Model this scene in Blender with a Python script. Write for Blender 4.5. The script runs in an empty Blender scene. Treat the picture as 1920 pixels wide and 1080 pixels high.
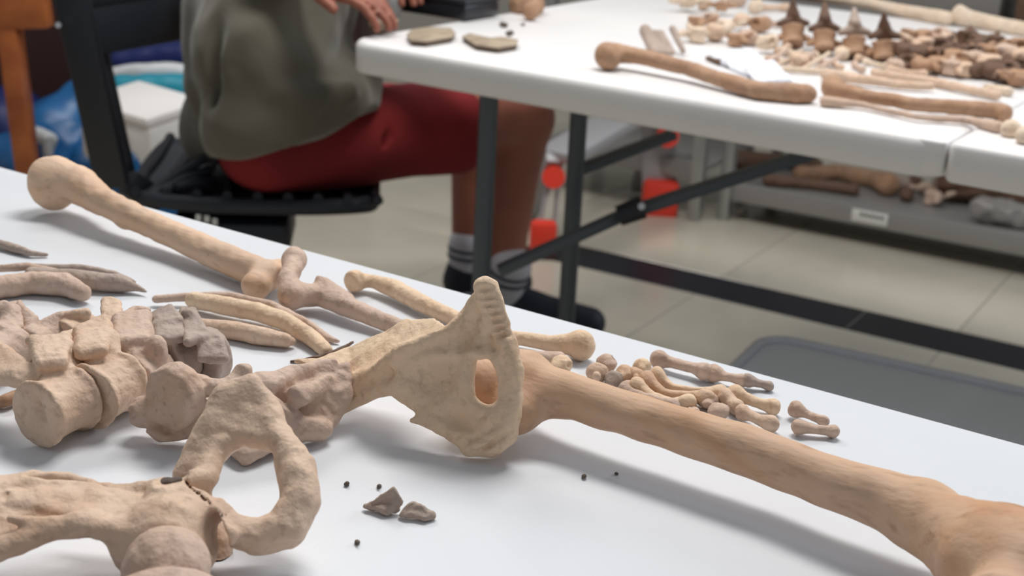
import bpy, bmesh, math, random
import numpy as np
from mathutils import Vector, Matrix
random.seed(7); rng = np.random.default_rng(7)
S = bpy.context.scene
COL = S.collection
# ------------------------------------------------------------------ camera
F = 2600.0; PITCH = math.atan(911/F); ROLL = math.radians(3)
C = np.array([0, 0, 1.115])
f_ = np.array([0, math.cos(PITCH), -math.sin(PITCH)])
r0 = np.array([1., 0, 0]); u0 = np.array([0, math.sin(PITCH), math.cos(PITCH)])
R_ = math.cos(ROLL)*r0 + math.sin(ROLL)*u0
U_ = -math.sin(ROLL)*r0 + math.cos(ROLL)*u0
cd = bpy.data.cameras.new('camera'); cam = bpy.data.objects.new('camera', cd); COL.objects.link(cam)
cd.sensor_width = 36; cd.lens = F*36/1920; cd.clip_start = .02
cam.matrix_world = Matrix(((R_[0], U_[0], -f_[0], C[0]), (R_[1], U_[1], -f_[1], C[1]), (R_[2], U_[2], -f_[2], C[2]), (0, 0, 0, 1)))
cd.dof.use_dof = True; cd.dof.focus_distance = .86; cd.dof.aperture_fstop = 10.5
S.camera = cam
S.view_settings.view_transform = 'Standard'; S.view_settings.look = 'None'
S.view_settings.exposure = 0.0; S.view_settings.gamma = 1; S.view_settings.use_curve_mapping = False
# ------------------------------------------------------------------ light
w = bpy.data.worlds.new('world'); S.world = w; w.use_nodes = True
w.node_tree.nodes['Background'].inputs[0].default_value = (.86, .93, 1, 1)
w.node_tree.nodes['Background'].inputs[1].default_value = .30
def area(name, loc, target, sx, sy, power, col):
    l = bpy.data.lights.new(name, 'AREA'); l.shape = 'RECTANGLE'; l.size = sx; l.size_y = sy; l.energy = power; l.color = col
    o = bpy.data.objects.new(name, l); COL.objects.link(o); o.location = loc
    d = Vector(target) - Vector(loc); o.rotation_euler = d.to_track_quat('-Z', 'Y').to_euler()
area('ceiling_lamp_light', (.3, 1.9, 2.75), (.1, 1.2, .74), 1.1, .5, 44, (1, .97, .93))
area('ceiling_lamp_light', (-1.0, 3.2, 2.75), (-.6, 2.4, .5), 1.1, .5, 26, (1, .97, .94))
area('window_light', (2.9, 2.6, 2.2), (.3, 1.2, .6), 1.6, 1.2, 34, (.88, .94, 1))

# ------------------------------------------------------------------ pixel -> world helpers
def ray(x, y): return f_ + (x-960)/F*R_ - (y-540)/F*U_
def at(x, y, z):
    d = ray(x, y); return C + d*(z-C[2])/d[2]
def aty(x, y, Y):
    d = ray(x, y); return C + d*Y/d[1]
T = .74
def pt(x, y, z, base=T):
    """z < 50: height in cm above base; z >= 50: distance Y in cm"""
    return aty(x, y, z/100) if z >= 50 else at(x, y, base + z/100)
def pxm(P): return F/((np.array(P)-C) @ f_)     # pixels per metre at P
# table frames
far0 = at(646, 73, T); _g = at(1920, 290, T); e1 = _g-far0; e1 /= np.linalg.norm(e1); e2 = np.array([-e1[1], e1[0], 0])
near0 = at(0, 310, T); _g = at(1920, 830, T); n1 = _g-near0; n1 /= np.linalg.norm(n1); n2 = np.array([-n1[1], n1[0], 0])
st0 = at(1081, 459, 0); _g = at(1920, 649, 0); s1 = _g-st0; s1 /= np.linalg.norm(s1); s2 = np.array([-s1[1], s1[0], 0])
UP = np.array([0, 0, 1.])

# ------------------------------------------------------------------ materials
def lin(c): return tuple(((v/255+.055)/1.055)**2.4 if v/255 > .04045 else v/255/12.92 for v in c) + (1,)
def mat(name, c, rough=.5, var=None, scale=8, bump=0, bscale=60, metal=0, trans=0, alpha=1, spec=.5, coat=0, detail=6, sheen=0):
    m = bpy.data.materials.new(name); m.use_nodes = True; nt = m.node_tree; b = nt.nodes['Principled BSDF']
    b.inputs['Base Color'].default_value = lin(c); b.inputs['Roughness'].default_value = rough
    b.inputs['Metallic'].default_value = metal; b.inputs['Specular IOR Level'].default_value = spec
    if trans: b.inputs['Transmission Weight'].default_value = trans
    if alpha < 1: b.inputs['Alpha'].default_value = alpha
    if coat: b.inputs['Coat Weight'].default_value = coat
    if sheen: b.inputs['Sheen Weight'].default_value = sheen
    tc = nt.nodes.new('ShaderNodeTexCoord')
    if var:
        n = nt.nodes.new('ShaderNodeTexNoise'); n.inputs['Scale'].default_value = scale; n.inputs['Detail'].default_value = detail
        r = nt.nodes.new('ShaderNodeValToRGB'); r.color_ramp.elements[0].position = .35; r.color_ramp.elements[1].position = .68
        r.color_ramp.elements[0].color = lin(var); r.color_ramp.elements[1].color = lin(c)
        nt.links.new(tc.outputs['Object'], n.inputs['Vector']); nt.links.new(n.outputs['Fac'], r.inputs['Fac']); nt.links.new(r.outputs['Color'], b.inputs['Base Color'])
    if bump:
        n2_ = nt.nodes.new('ShaderNodeTexNoise'); n2_.inputs['Scale'].default_value = bscale; n2_.inputs['Detail'].default_value = 5
        bm = nt.nodes.new('ShaderNodeBump'); bm.inputs['Strength'].default_value = bump; bm.inputs['Distance'].default_value = .002
        nt.links.new(tc.outputs['Object'], n2_.inputs['Vector']); nt.links.new(n2_.outputs['Fac'], bm.inputs['Height']); nt.links.new(bm.outputs['Normal'], b.inputs['Normal'])
    return m
def bone_mat(name, base, warm, grey, pit=.5, fine=1.0, wamt=.5, gamt=.5, stretch=False):
    m = bpy.data.materials.new(name); m.use_nodes = True; nt = m.node_tree; L = nt.links; b = nt.nodes['Principled BSDF']
    b.inputs['Roughness'].default_value = .62; b.inputs['Specular IOR Level'].default_value = .3
    tc = nt.nodes.new('ShaderNodeTexCoord'); src = tc.outputs['Object']
    if stretch:      # grain running along the shaft
        vr = nt.nodes.new('ShaderNodeMapping'); vr.vector_type = 'TEXTURE'; vr.inputs['Rotation'].default_value = (0, 0, math.atan2(n1[1], n1[0])+stretch); vr.inputs['Scale'].default_value = (3.5, 1, 1)
        L.new(src, vr.inputs['Vector']); ssrc = vr.outputs['Vector']
    else: ssrc = src
    def noise(s, d, w_=0, dist=0, src=ssrc):
        n = nt.nodes.new('ShaderNodeTexNoise'); n.noise_dimensions = '4D'; n.inputs['Scale'].default_value = s; n.inputs['Detail'].default_value = d
        n.inputs['W'].default_value = w_; n.inputs['Distortion'].default_value = dist; L.new(src, n.inputs['Vector']); return n.outputs['Fac']
    def ramp(fac, a, b_, va=0, vb=1):
        mr = nt.nodes.new('ShaderNodeMapRange'); mr.inputs['From Min'].default_value = a; mr.inputs['From Max'].default_value = b_
        mr.inputs['To Min'].default_value = va; mr.inputs['To Max'].default_value = vb; L.new(fac, mr.inputs['Value']); return mr.outputs['Result']
    def mix(fac, a, c):
        x = nt.nodes.new('ShaderNodeMix'); x.data_type = 'RGBA'; L.new(fac, x.inputs[0])
        if isinstance(a, tuple): x.inputs[6].default_value = a
        else: L.new(a, x.inputs[6])
        x.inputs[7].default_value = c; return x.outputs[2]
    c1 = mix(ramp(noise(22, 4, 1.3, .6), .45, .68, 0, wamt), lin(base), lin(warm))
    c2 = mix(ramp(noise(34, 6, 5.1), .48, .72, 0, gamt), c1, lin(grey))
    c3 = mix(ramp(noise(160, 5, 2.2), .55, .75, 0, .4), c2, lin(tuple(v*.62 for v in warm)))
    vo = nt.nodes.new('ShaderNodeTexVoronoi'); vo.inputs['Scale'].default_value = 170; L.new(tc.outputs['Object'], vo.inputs['Vector'])
    gate = ramp(noise(30, 3, 8.8), .6, .7)
    pitm = nt.nodes.new('ShaderNodeMath'); pitm.operation = 'MULTIPLY'; L.new(ramp(vo.outputs['Distance'], .1, .32, 1, 0), pitm.inputs[0]); L.new(gate, pitm.inputs[1])
    pm = nt.nodes.new('ShaderNodeMath'); pm.operation = 'MULTIPLY'; L.new(pitm.outputs[0], pm.inputs[0]); pm.inputs[1].default_value = pit
    L.new(mix(pm.outputs[0], c3, lin((92, 66, 50))), b.inputs['Base Color'])
    b1 = nt.nodes.new('ShaderNodeBump'); b1.inputs['Strength'].default_value = .7*fine; b1.inputs['Distance'].default_value = .0035; L.new(noise(70, 3, 3.0), b1.inputs['Height'])
    b3 = nt.nodes.new('ShaderNodeBump'); b3.inputs['Strength'].default_value = .8*fine; b3.inputs['Distance'].default_value = .0014; L.new(noise(230, 6, 4.0), b3.inputs['Height']); L.new(b1.outputs['Normal'], b3.inputs['Normal'])
    b2 = nt.nodes.new('ShaderNodeBump'); b2.invert = True; b2.inputs['Strength'].default_value = .6*pit; b2.inputs['Distance'].default_value = .0015; L.new(pitm.outputs[0], b2.inputs['Height']); L.new(b3.outputs['Normal'], b2.inputs['Normal'])
    L.new(b2.outputs['Normal'], b.inputs['Normal'])
    return m
M = {
 'tan':   bone_mat('bone_tan', (218, 190, 166), (192, 150, 118), (188, 160, 144)),
 'shaft': bone_mat('bone_shaft', (208, 172, 142), (180, 122, 76), (198, 168, 152), pit=.2, fine=.55, wamt=.85, gamt=.5, stretch=.0001),
 'shaftpale': bone_mat('bone_shaft_pale', (218, 186, 158), (198, 150, 110), (190, 166, 150), pit=.3, fine=.5, wamt=.55, gamt=.5, stretch=.0001),
 'warm':  bone_mat('bone_warm', (216, 184, 156), (184, 134, 94), (192, 160, 146), pit=.35, wamt=.75, gamt=.45),
 'pink':  bone_mat('bone_pink', (206, 180, 162), (182, 146, 118), (172, 148, 138), pit=.6),
 'cream': bone_mat('bone_cream', (228, 200, 170), (208, 162, 120), (204, 174, 152), pit=.3, wamt=.4, gamt=.4),
 'grey':  bone_mat('bone_grey', (178, 160, 148), (150, 126, 108), (150, 136, 130), pit=.5),
 'pale':  bone_mat('bone_pale', (228, 208, 186), (200, 170, 136), (190, 172, 158), pit=.4),
 'brown': bone_mat('bone_brown', (180, 144, 116), (150, 106, 74), (140, 110, 96), pit=.3, fine=.6),
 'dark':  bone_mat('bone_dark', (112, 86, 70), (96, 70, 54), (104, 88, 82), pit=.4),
 'table': mat('table_plastic', (224, 227, 232), .34, var=(218, 221, 226), scale=5, bump=.05, bscale=400),
 'table2': mat('far_table_plastic', (236, 234, 233), .4, var=(230, 228, 228), scale=4),
 'steel': mat('painted_steel', (80, 86, 92), .45, metal=.2),
 'black': mat('black_plastic', (22, 25, 33), .45),
 'blackmesh': mat('black_mesh', (36, 40, 48), .6),
 'floor': mat('floor_marble', (206, 198, 180), .16, var=(184, 177, 162), scale=1.7, detail=3),
 'band': mat('black_marble', (20, 21, 30), .3, spec=.3, var=(26, 27, 38), scale=3),
 'grout': mat('grout', (132, 126, 116), .7),
 'wall': mat('wall_paint', (196, 190, 180), .8),
 'shirt': mat('olive_cotton', (98, 93, 79), .9, var=(90, 85, 73), scale=6, bump=.2, bscale=300, sheen=.3),
 'shorts': mat('red_cotton', (132, 22, 26), .85, var=(116, 18, 23), scale=7, bump=.2, bscale=200),
 'skin': mat('skin', (158, 98, 78), .55, var=(144, 86, 68), scale=10),
 'hair': mat('dark_hair', (35, 27, 22), .6),
 'sock': mat('white_sock', (200, 200, 208), .9),
 'sockband': mat('sock_stripe', (70, 74, 88), .9),
 'shoe': mat('navy_shoe', (22, 27, 42), .6),
 'sole': mat('shoe_sole', (52, 50, 48), .7),
 'wood': mat('orange_wood', (172, 96, 44), .45, var=(140, 70, 30), scale=14),
 'darkwood': mat('dark_red_wood', (52, 24, 24), .6),
 'bluebag': mat('blue_bag', (26, 108, 168), .35, var=(18, 84, 140), scale=9, bump=.5, bscale=20),
 'navybag': mat('navy_bag', (16, 32, 90), .5, bump=.4, bscale=20),
 'teal': mat('teal_bag', (22, 138, 160), .45, bump=.4, bscale=20),
 'whitebag': mat('white_bag', (206, 208, 210), .4, bump=.5, bscale=25),
 'foam': mat('white_foam', (240, 236, 232), .6),
 'red': mat('red_plastic', (226, 62, 44), .4),
 'alu': mat('grey_step', (168, 166, 168), .4, metal=.2),
 'chrome': mat('galvanised', (176, 178, 178), .35, metal=.7),
 'shelf': mat('shelf_grey', (150, 148, 146), .4, metal=.3),
 'label': mat('paper_label', (214, 214, 210), .6),
 'ink': mat('ink', (60, 60, 62), .7),
 'sherd': mat('sherd', (172, 156, 134), .85, var=(140, 124, 106), scale=30, bump=.5, bscale=120),
 'sherdedge': mat('sherd_dark', (104, 88, 74), .9),
 'box': mat('black_box', (20, 23, 32), .35),
 'paper': mat('white_paper', (232, 236, 244), .5),
 'cup': mat('clear_plastic', (210, 212, 214), .12, alpha=.35),
 'tub': mat('frosted_plastic', (226, 232, 240), .4, alpha=.9),
 'tubrim': mat('frosted_rim', (214, 216, 226), .3, alpha=.8),
 'dirt_and_shade': mat('dirt_crumb_hole_shade', (96, 84, 76), .9),  # soil crumbs, and the painted shade inside the hip bone hole
 'bagplastic': mat('cloudy_bag', (150, 146, 142), .3, alpha=.85, bump=.6, bscale=30),
 'under': mat('gap_shade_black', (18, 18, 24), .5),  # near-black colour standing in for the shade under the shelf
 'bolt': mat('steel_bolt', (200, 200, 200), .3, metal=.8),
}

# ------------------------------------------------------------------ object helpers
def tagit(o, label=None, cat=None, group=None, kind=None):
    if label: o['label'] = label
    if cat: o['category'] = cat
    if group: o['group'] = group
    if kind: o['kind'] = kind
    return o
def empty(name, loc, label=None, cat=None, group=None, kind=None):
    o = bpy.data.objects.new(name, None); o.empty_display_size = .05; o.location = tuple(float(v) for v in loc); COL.objects.link(o)
    return tagit(o, label, cat, group, kind)
def wloc(o):
    v = Vector(o.location)
    while o.parent: o = o.parent; v += Vector(o.location)
    return np.array(v)
def mk(name, V, Fc, m, parent=None, smooth=True, origin=None, base=False):
    V = np.asarray(V, float)
    if origin is None:
        origin = (V.min(0)+V.max(0))/2
        if base: origin[2] = V[:, 2].min()
    me = bpy.data.meshes.new(name); me.from_pydata((V-origin).tolist(), [], [list(map(int, q)) for q in Fc]); me.update()
    if smooth: me.polygons.foreach_set('use_smooth', [True]*len(me.polygons))
    if m is not None: me.materials.append(m)
    o = bpy.data.objects.new(name, me); COL.objects.link(o)
    if parent is not None: o.parent = parent; origin = origin - wloc(parent)
    o.location = tuple(float(v) for v in origin)
    return o
def autosmooth(o, deg=35):
    me = o.data; bm = bmesh.new(); bm.from_mesh(me)
    for e in bm.edges: e.smooth = (len(e.link_faces) == 2 and e.calc_face_angle(0) < math.radians(deg))
    bm.to_mesh(me); bm.free(); return o
def frame_box(c, ax, ay, az, sx, sy, sz, bev=0, seg=2):
    """returns verts, faces of a bevelled box with axes"""
    bm = bmesh.new(); bmesh.ops.create_cube(bm, size=1); bmesh.ops.scale(bm, vec=(sx, sy, sz), verts=bm.verts)
    if bev: bmesh.ops.bevel(bm, geom=list(bm.edges), offset=bev, segments=seg, profile=.5, affect='EDGES')
    V = np.array([v.co[:] for v in bm.verts]); Fc = [[v.index for v in f.verts] for f in bm.faces]; bm.free()
    B = np.array([ax, ay, az]); return np.asarray(c) + V @ B, Fc
def box(name, c, size, m, parent=None, ax=r0, ay=None, az=UP, bev=.002, smooth=True):
    ax = np.asarray(ax, float)
    if ay is None: ay = np.cross(az, ax)
    V, Fc = frame_box(c, ax, ay, az, *size, bev=min(bev, min(size)*.45))
    o = mk(name, V, Fc, m, parent, smooth); return autosmooth(o) if smooth else o
def merge(parts):
    V = []; Fc = []; n = 0
    for v, f in parts: V.append(v); Fc += [[i+n for i in q] for q in f]; n += len(v)
    return np.concatenate(V), Fc
def tube_geo(P, r, seg=10, flat=1.0):
    P = [np.asarray(p, float) for p in P]; n = len(P); rr = r if hasattr(r, '__len__') else [r]*n
    V = []; Fc = []; prev = None
    for i, p in enumerate(P):
        t = P[min(i+1, n-1)]-P[max(i-1, 0)]; t /= np.linalg.norm(t)
        if prev is None: a = np.cross(t, UP if abs(t[2]) < .9 else r0)
        else: a = prev - t*(prev@t)
        a /= np.linalg.norm(a); prev = a; b = np.cross(t, a)
        for k in range(seg): V.append(p + rr[i]*(math.cos(2*math.pi*k/seg)*a + flat*math.sin(2*math.pi*k/seg)*b))
    for i in range(n-1):
        for k in range(seg): k2 = (k+1) % seg; Fc.append([i*seg+k, i*seg+k2, (i+1)*seg+k2, (i+1)*seg+k])
    Fc.append(list(range(seg))[::-1]); Fc.append([(n-1)*seg+k for k in range(seg)])
    return np.array(V), Fc
def tube(name, P, r, m, parent=None, seg=10, flat=1.0):
    V, Fc = tube_geo(P, r, seg, flat); return autosmooth(mk(name, V, Fc, m, parent), 50)
def bar(name, a, b, wdt, thk, m, parent=None, side=None, bev=.003):
    a = np.asarray(a, float); b = np.asarray(b, float); ax = b-a; L = np.linalg.norm(ax); ax /= L
    if side is None: side = np.cross(UP if abs(ax[2]) < .9 else r0, ax)
    side = side-ax*(side@ax); side /= np.linalg.norm(side)
    return box(name, (a+b)/2, (L, wdt, thk), m, parent, ax, side, np.cross(ax, side), bev=bev)

# ------------------------------------------------------------------ implicit surfaces (bones, body, cloth)
class SDF:
    def __init__(s, lo, hi, vox):
        s.lo = np.array(lo)-2*vox; s.v = vox; s.n = np.ceil((np.array(hi)+2*vox-s.lo)/vox).astype(int)+1
        s.ax = [s.lo[i]+vox*np.arange(s.n[i]) for i in range(3)]; s.D = np.full(s.n, 1.0, np.float32)
    def sub(s, lo, hi, mg):
        sl = []
        for i in range(3):
            a = max(0, int((lo[i]-mg-s.lo[i])/s.v)); b = min(s.n[i], int((hi[i]+mg-s.lo[i])/s.v)+2)
            if b <= a: return None
            sl.append(slice(a, b))
        X, Y, Z = np.meshgrid(*[s.ax[i][sl[i]] for i in range(3)], indexing='ij')
        return tuple(sl), np.stack([X, Y, Z], -1).astype(np.float32)
    def put(s, sl, d, k, neg):
        A = s.D[sl]
        if neg:
            h = np.clip(.5-.5*(A+d)/k, 0, 1); s.D[sl] = A*(1-h)-d*h + k*h*(1-h)
        else:
            h = np.clip(.5+.5*(A-d)/k, 0, 1); s.D[sl] = A*(1-h)+d*h - k*h*(1-h)
def seg_d(Q, a, b, ra, rb):
    ba = (b-a).astype(np.float32); pa = Q-a.astype(np.float32); t = np.clip((pa@ba)/max(ba@ba, 1e-9), 0, 1)
    return np.linalg.norm(pa-t[..., None]*ba, axis=-1)-(ra+t*(rb-ra))
def mesh_nets(s):
    D = s.D; I = D < 0; n = D.shape
    cnt = np.zeros((n[0]-1, n[1]-1, n[2]-1), np.int8)
    offs = [(i, j, k) for i in (0, 1) for j in (0, 1) for k in (0, 1)]
    for i, j, k in offs: cnt += I[i:n[0]-1+i, j:n[1]-1+j, k:n[2]-1+k]
    cells = np.argwhere((cnt > 0) & (cnt < 8))
    idx = np.full(cnt.shape, -1, np.int32); idx[tuple(cells.T)] = np.arange(len(cells))
    vals = {o: D[cells[:, 0]+o[0], cells[:, 1]+o[1], cells[:, 2]+o[2]] for o in offs}
    acc = np.zeros((len(cells), 3)); num = np.zeros(len(cells))
    for o in offs:
        for a in range(3):
            if o[a]: continue
            q = list(o); q[a] = 1; q = tuple(q); v0 = vals[o]; v1 = vals[q]; mk_ = (v0 < 0) != (v1 < 0)
            den = np.where(mk_, v0-v1, 1); t = np.where(mk_, v0/den, 0)
            p = np.tile(np.array(o, float), (len(cells), 1)); p[:, a] = t; acc += p*mk_[:, None]; num += mk_
    V = s.lo + s.v*(cells + acc/num[:, None])
    Fs = []
    for a in range(3):
        b, c = (a+1) % 3, (a+2) % 3
        A0 = [slice(None)]*3; A1 = [slice(None)]*3; A0[a] = slice(0, n[a]-1); A1[a] = slice(1, n[a])
        e = np.argwhere(I[tuple(A0)] != I[tuple(A1)]); e = e[(e[:, b] > 0) & (e[:, c] > 0) & (e[:, b] < n[b]-1) & (e[:, c] < n[c]-1)]
        if not len(e): continue
        ins = I[tuple(e.T)]
        def g(db, dc):
            q = e.copy(); q[:, b] += db; q[:, c] += dc; return idx[tuple(q.T)]
        qd = np.stack([g(-1, -1), g(0, -1), g(0, 0), g(-1, 0)], 1); qd[~ins] = qd[~ins][:, ::-1]; Fs.append(qd)
    return V, np.concatenate(Fs)
def wobble(V, amp, freq, seed=0):
    g = np.random.default_rng(seed); out = np.zeros_like(V)
    for i in range(14):
        fr = freq*(.6+.35*i); k = g.normal(size=3); k *= fr/np.linalg.norm(k); d = g.normal(size=3); d /= np.linalg.norm(d)
        ph = g.uniform(0, 6.28); q = 1.2*np.sin(V@(k[[1, 2, 0]]*.37)+ph)
        out += np.sin(V@k+ph+q)[:, None]*d*amp*.75/(1+.35*i)
    return V+out
def sdf_geo(ops, vox, k=.004, amp=0, freq=90, seed=0, base=T, world=False):
    """ops: (kind, points, opts). points (px,py,z,r_px) or world (x,y,z,r) when world=True"""
    prims = []
    for op in ops:
        kind, pts = op[0], op[1]; o = op[2] if len(op) > 2 else {}
        neg = kind[0] == '-'; kind = kind.lstrip('-'); kk = o.get('k', k)
        if world: P = [np.array(p[:3], float) for p in pts]; Rr = [p[3] if len(p) > 3 else 0 for p in pts]
        else:
            P = [pt(p[0], p[1], p[2], base) for p in pts]; Rr = [(p[3] if len(p) > 3 else 0)/pxm(q) for p, q in zip(pts, P)]
        if kind == 'e':
            rr = np.array(o['r'], float)
            if not world: rr = rr/pxm(P[0])
            if 'B' in o: B = np.array(o['B'], float)
            else:
                an = math.radians(o.get('a', 0)); ya = math.radians(o.get('yaw', 0))
                ru = math.cos(an)*R_ - math.sin(an)*U_; uu = math.sin(an)*R_ + math.cos(an)*U_
                B = np.array([math.cos(ya)*ru+math.sin(ya)*f_, uu, -math.sin(ya)*ru+math.cos(ya)*f_])
            prims.append(('e', P, rr, B, neg, kk, o, P[0]-rr.max(), P[0]+rr.max()))
        else:
            lo = np.min([p-r for p, r in zip(P, Rr)], 0); hi = np.max([p+r for p, r in zip(P, Rr)], 0)
            prims.append((kind, P, Rr, None, neg, kk, o, lo, hi))
    pos = [q for q in prims if not q[4]]
    lo = np.min([q[7] for q in pos], 0); hi = np.max([q[8] for q in pos], 0)
    g = SDF(lo, hi, vox)
    for kind, P, Rr, B, neg, kk, o, a, b in prims:
        sb = g.sub(a, b, kk+2*vox)
        if sb is None: continue
        sl, Q = sb
        if kind == 'e':
            q = (Q-P[0].astype(np.float32))@B.T.astype(np.float32); q0 = np.linalg.norm(q/Rr, axis=-1); q1 = np.linalg.norm(q/(Rr*Rr), axis=-1)
            g.put(sl, q0*(q0-1)/np.maximum(q1, 1e-6), kk, neg)
        elif kind == 'c':
            d = None
            for i in range(max(1, len(P)-1)):
                j = min(i+1, len(P)-1); di = seg_d(Q, P[i], P[j], Rr[i], Rr[j]); d = di if d is None else np.minimum(d, di)
            g.put(sl, d, kk, neg)
        elif kind == 'y':        # flat ended, waisted cylinder
            ba = P[1]-P[0]; L = np.linalg.norm(ba); ba = (ba/L).astype(np.float32); pa = Q-P[0].astype(np.float32)
            t = pa@ba; rad = np.linalg.norm(pa-t[..., None]*ba, axis=-1); tt = np.clip(t/L, 0, 1)
            R2 = Rr[0]+(Rr[1]-Rr[0])*tt; wa = o.get('waist', .12); R2 = R2*(1-wa*np.clip(np.sin(np.pi*tt), 0, 1)**.8)
            rd = o.get('round', .002); dx = rad-R2+rd; dy = np.abs(t-L/2)-L/2+rd
            d = np.minimum(np.maximum(dx, dy), 0)+np.sqrt(np.maximum(dx, 0)**2+np.maximum(dy, 0)**2)-rd
            dish = o.get('dish', 0)
            if dish: d = np.maximum(d, -(np.sqrt((rad/.75)**2*0+rad**2+(t)**2*25)-Rr[0]*.7))
            g.put(sl, d, kk, neg)
        elif kind == 'p':        # thick polygon fan
            d = None
            for i in range(1, len(P)-1):
                A, Bq, Cq = P[0], P[i], P[i+1]; ra, rb, rc = Rr[0], Rr[i], Rr[i+1]
                di = np.minimum(np.minimum(seg_d(Q, A, Bq, ra, rb), seg_d(Q, Bq, Cq, rb, rc)), seg_d(Q, Cq, A, rc, ra))
                nn = np.cross(Bq-A, Cq-A); ln = nn@nn; pa = Q-A.astype(np.float32)
                u = np.cross(Bq-A, pa)@nn/ln; v = np.cross(pa, Cq-A)@nn/ln   # weights of C, B
                ins = (u >= 0) & (v >= 0) & (u+v <= 1)
                dn = np.abs(pa@(nn/math.sqrt(ln)))-(ra*(1-u-v)+rb*v+rc*u)
                di = np.where(ins, np.minimum(di, dn), di); d = di if d is None else np.minimum(d, di)
            g.put(sl, d, kk, neg)
    V, Fc = mesh_nets(g)
    if amp: V = wobble(V, amp, freq, seed)
    return V, Fc
SEED = [0]
def bone(name, label, cat, ops, vox, m, group=None, parent=None, clampz=None, **kw):
    SEED[0] += 1
    V, Fc = sdf_geo(ops, vox, seed=SEED[0], **kw)
    if clampz is None and not kw.get('world') and parent is None: clampz = kw.get('base', T)
    if clampz is not None:
        lowv = V[:, 2].min()
        if lowv > clampz+.0006 and lowv < clampz+.02 : V[:, 2] -= (lowv-clampz-.0003)
        V[:, 2] = np.maximum(V[:, 2], clampz+.0003)
    o = mk(name, V, Fc, M[m] if isinstance(m, str) else m, parent, base=True)
    if parent is None: tagit(o, label, cat, group)
    return o
def chain(pts): return ('c', pts)
def lumps(name, label, cat, x, y, z, r, m, vox=.0012, group=None, base=T, seed=0, ang=0, sq=.8):
    g = np.random.default_rng(seed+int(x)*7+int(y)); ops = [('e', [(x, y, z)], {'r': (r, r*sq, r*.9), 'a': ang})]
    for i in range(4):
        a = g.uniform(0, 6.28); ops.append(('e', [(x+math.cos(a)*r*.5, y+math.sin(a)*r*.4, z+g.uniform(-.1, .2))], {'r': tuple(r*g.uniform(.35, .6, 3))}))
    a = g.uniform(0, 6.28); ops.append(('-e', [(x+math.cos(a)*r*.8, y+math.sin(a)*r*.7, z+.3)], {'r': (r*.35, r*.3, r*.4), 'k': .001}))
    return bone(name, label, cat, ops, vox, m, group, k=.0025, amp=.0006, freq=260, base=base)

#==================================================================== STRUCTURE
fl = empty('floor', (0, 2.5, 0), kind='structure')
box('floor_base', (0, 2.6, -.012), (9, 9, .02), M['grout'], fl, bev=0)
tile = .60; bandw = .0
# band width from the photograph
bw = float((st0-at(1500, 597, 0))@s2); bw = abs(bw)
tme = {}
def tile_obj(name, c, sx, sy, m, parent):
    key = (name, round(sx, 3), round(sy, 3))
    if key not in tme:
        V, Fc = frame_box((0, 0, 0), s1, s2, UP, sx-.003, sy-.003, .012, bev=.0012, seg=1)
        me = bpy.data.meshes.new(name); me.from_pydata(V.tolist(), [], Fc); me.materials.append(m); tme[key] = me
    o = bpy.data.objects.new(name, tme[key]); COL.objects.link(o); o.parent = parent
    o.location = tuple(np.array([c[0], c[1], -.0065+.0])-wloc(parent)+[0, 0, .0005]); return o
band = empty('trim_1', (st0[0], st0[1], 0), kind='structure')
for i in range(0, 4):
    tile_obj('band_slab', st0+s1*((i+.5)*.9-.1)-s2*bw/2, .9, bw, M['band'], band)
for i in range(7):
    tile_obj('floor_tile', st0+s1*(-.1-(i+.5)*.6)-s2*bw/2, .6, bw, M['floor'], fl)
for j in list(range(0, 7)):
    for i in range(-7, 6):
        c = st0+s1*(i+.2)*tile+s2*(j+.5)*tile
        if abs(c[0]) < 3 and c[1] < 7: tile_obj('floor_tile', c, tile, tile, M['floor'], fl)
for j in range(0, 6):
    for i in range(-7, 5):
        c = st0+s1*(i+.2)*tile-s2*(bw+(j+.5)*tile)
        if abs(c[0]) < 3 and c[1] > -.5: tile_obj('floor_tile', c, tile, tile, M['floor'], fl)
wb = box('wall_back', (0, 6.6, 1.4), (9, .1, 2.8), M['wall'], None, bev=0); wb['kind'] = 'structure'
wl = box('wall_left', (-3.6, 2.6, 1.4), (.1, 8, 2.8), M['wall'], None, bev=0); wl['kind'] = 'structure'

#==================================================================== TABLES
def rounded_top(name, o0, a1, a2, L, W, thk, rad, m, parent, edge=.006):
    seg = 8; out = []
    for cx, cy, a0 in ((L-rad, W-rad, 0), (rad, W-rad, 90), (rad, rad, 180), (L-rad, rad, 270)):
        for k in range(seg+1):
            a = math.radians(a0+90*k/seg); out.append((cx+rad*math.cos(a), cy+rad*math.sin(a), math.cos(a), math.sin(a)))
    prof = []
    for k in range(5): a = math.radians(90*k/4); prof.append((-edge*(1-math.sin(a)), -edge*(1-math.cos(a))))
    prof.append((0, -thk+.004)); prof.append((-.004, -thk)); n = len(out); V = []; Fc = []
    for dx, dz in prof:
        for x, y, nx, ny in out: V.append(o0+a1*(x+nx*dx)+a2*(y+ny*dx)+UP*dz)
    for i in range(len(prof)-1):
        for k in range(n): k2 = (k+1) % n; Fc.append([i*n+k, (i+1)*n+k, (i+1)*n+k2, i*n+k2])
    Fc.append(list(range(n))); Fc.append([(len(prof)-1)*n+k for k in range(n)][::-1])
    return autosmooth(mk(name, V, Fc, m, parent), 50)
nt_ = empty('folding_table', (near0+n1*.6-n2*.45)*[1, 1, 0], 'white plastic folding table in the foreground carrying the large skeleton bones', 'table')
rounded_top('tabletop', near0-n1*.5-n2*.92, n1, n2, 2.1, .92, .045, .05, M['table'], nt_)
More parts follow.
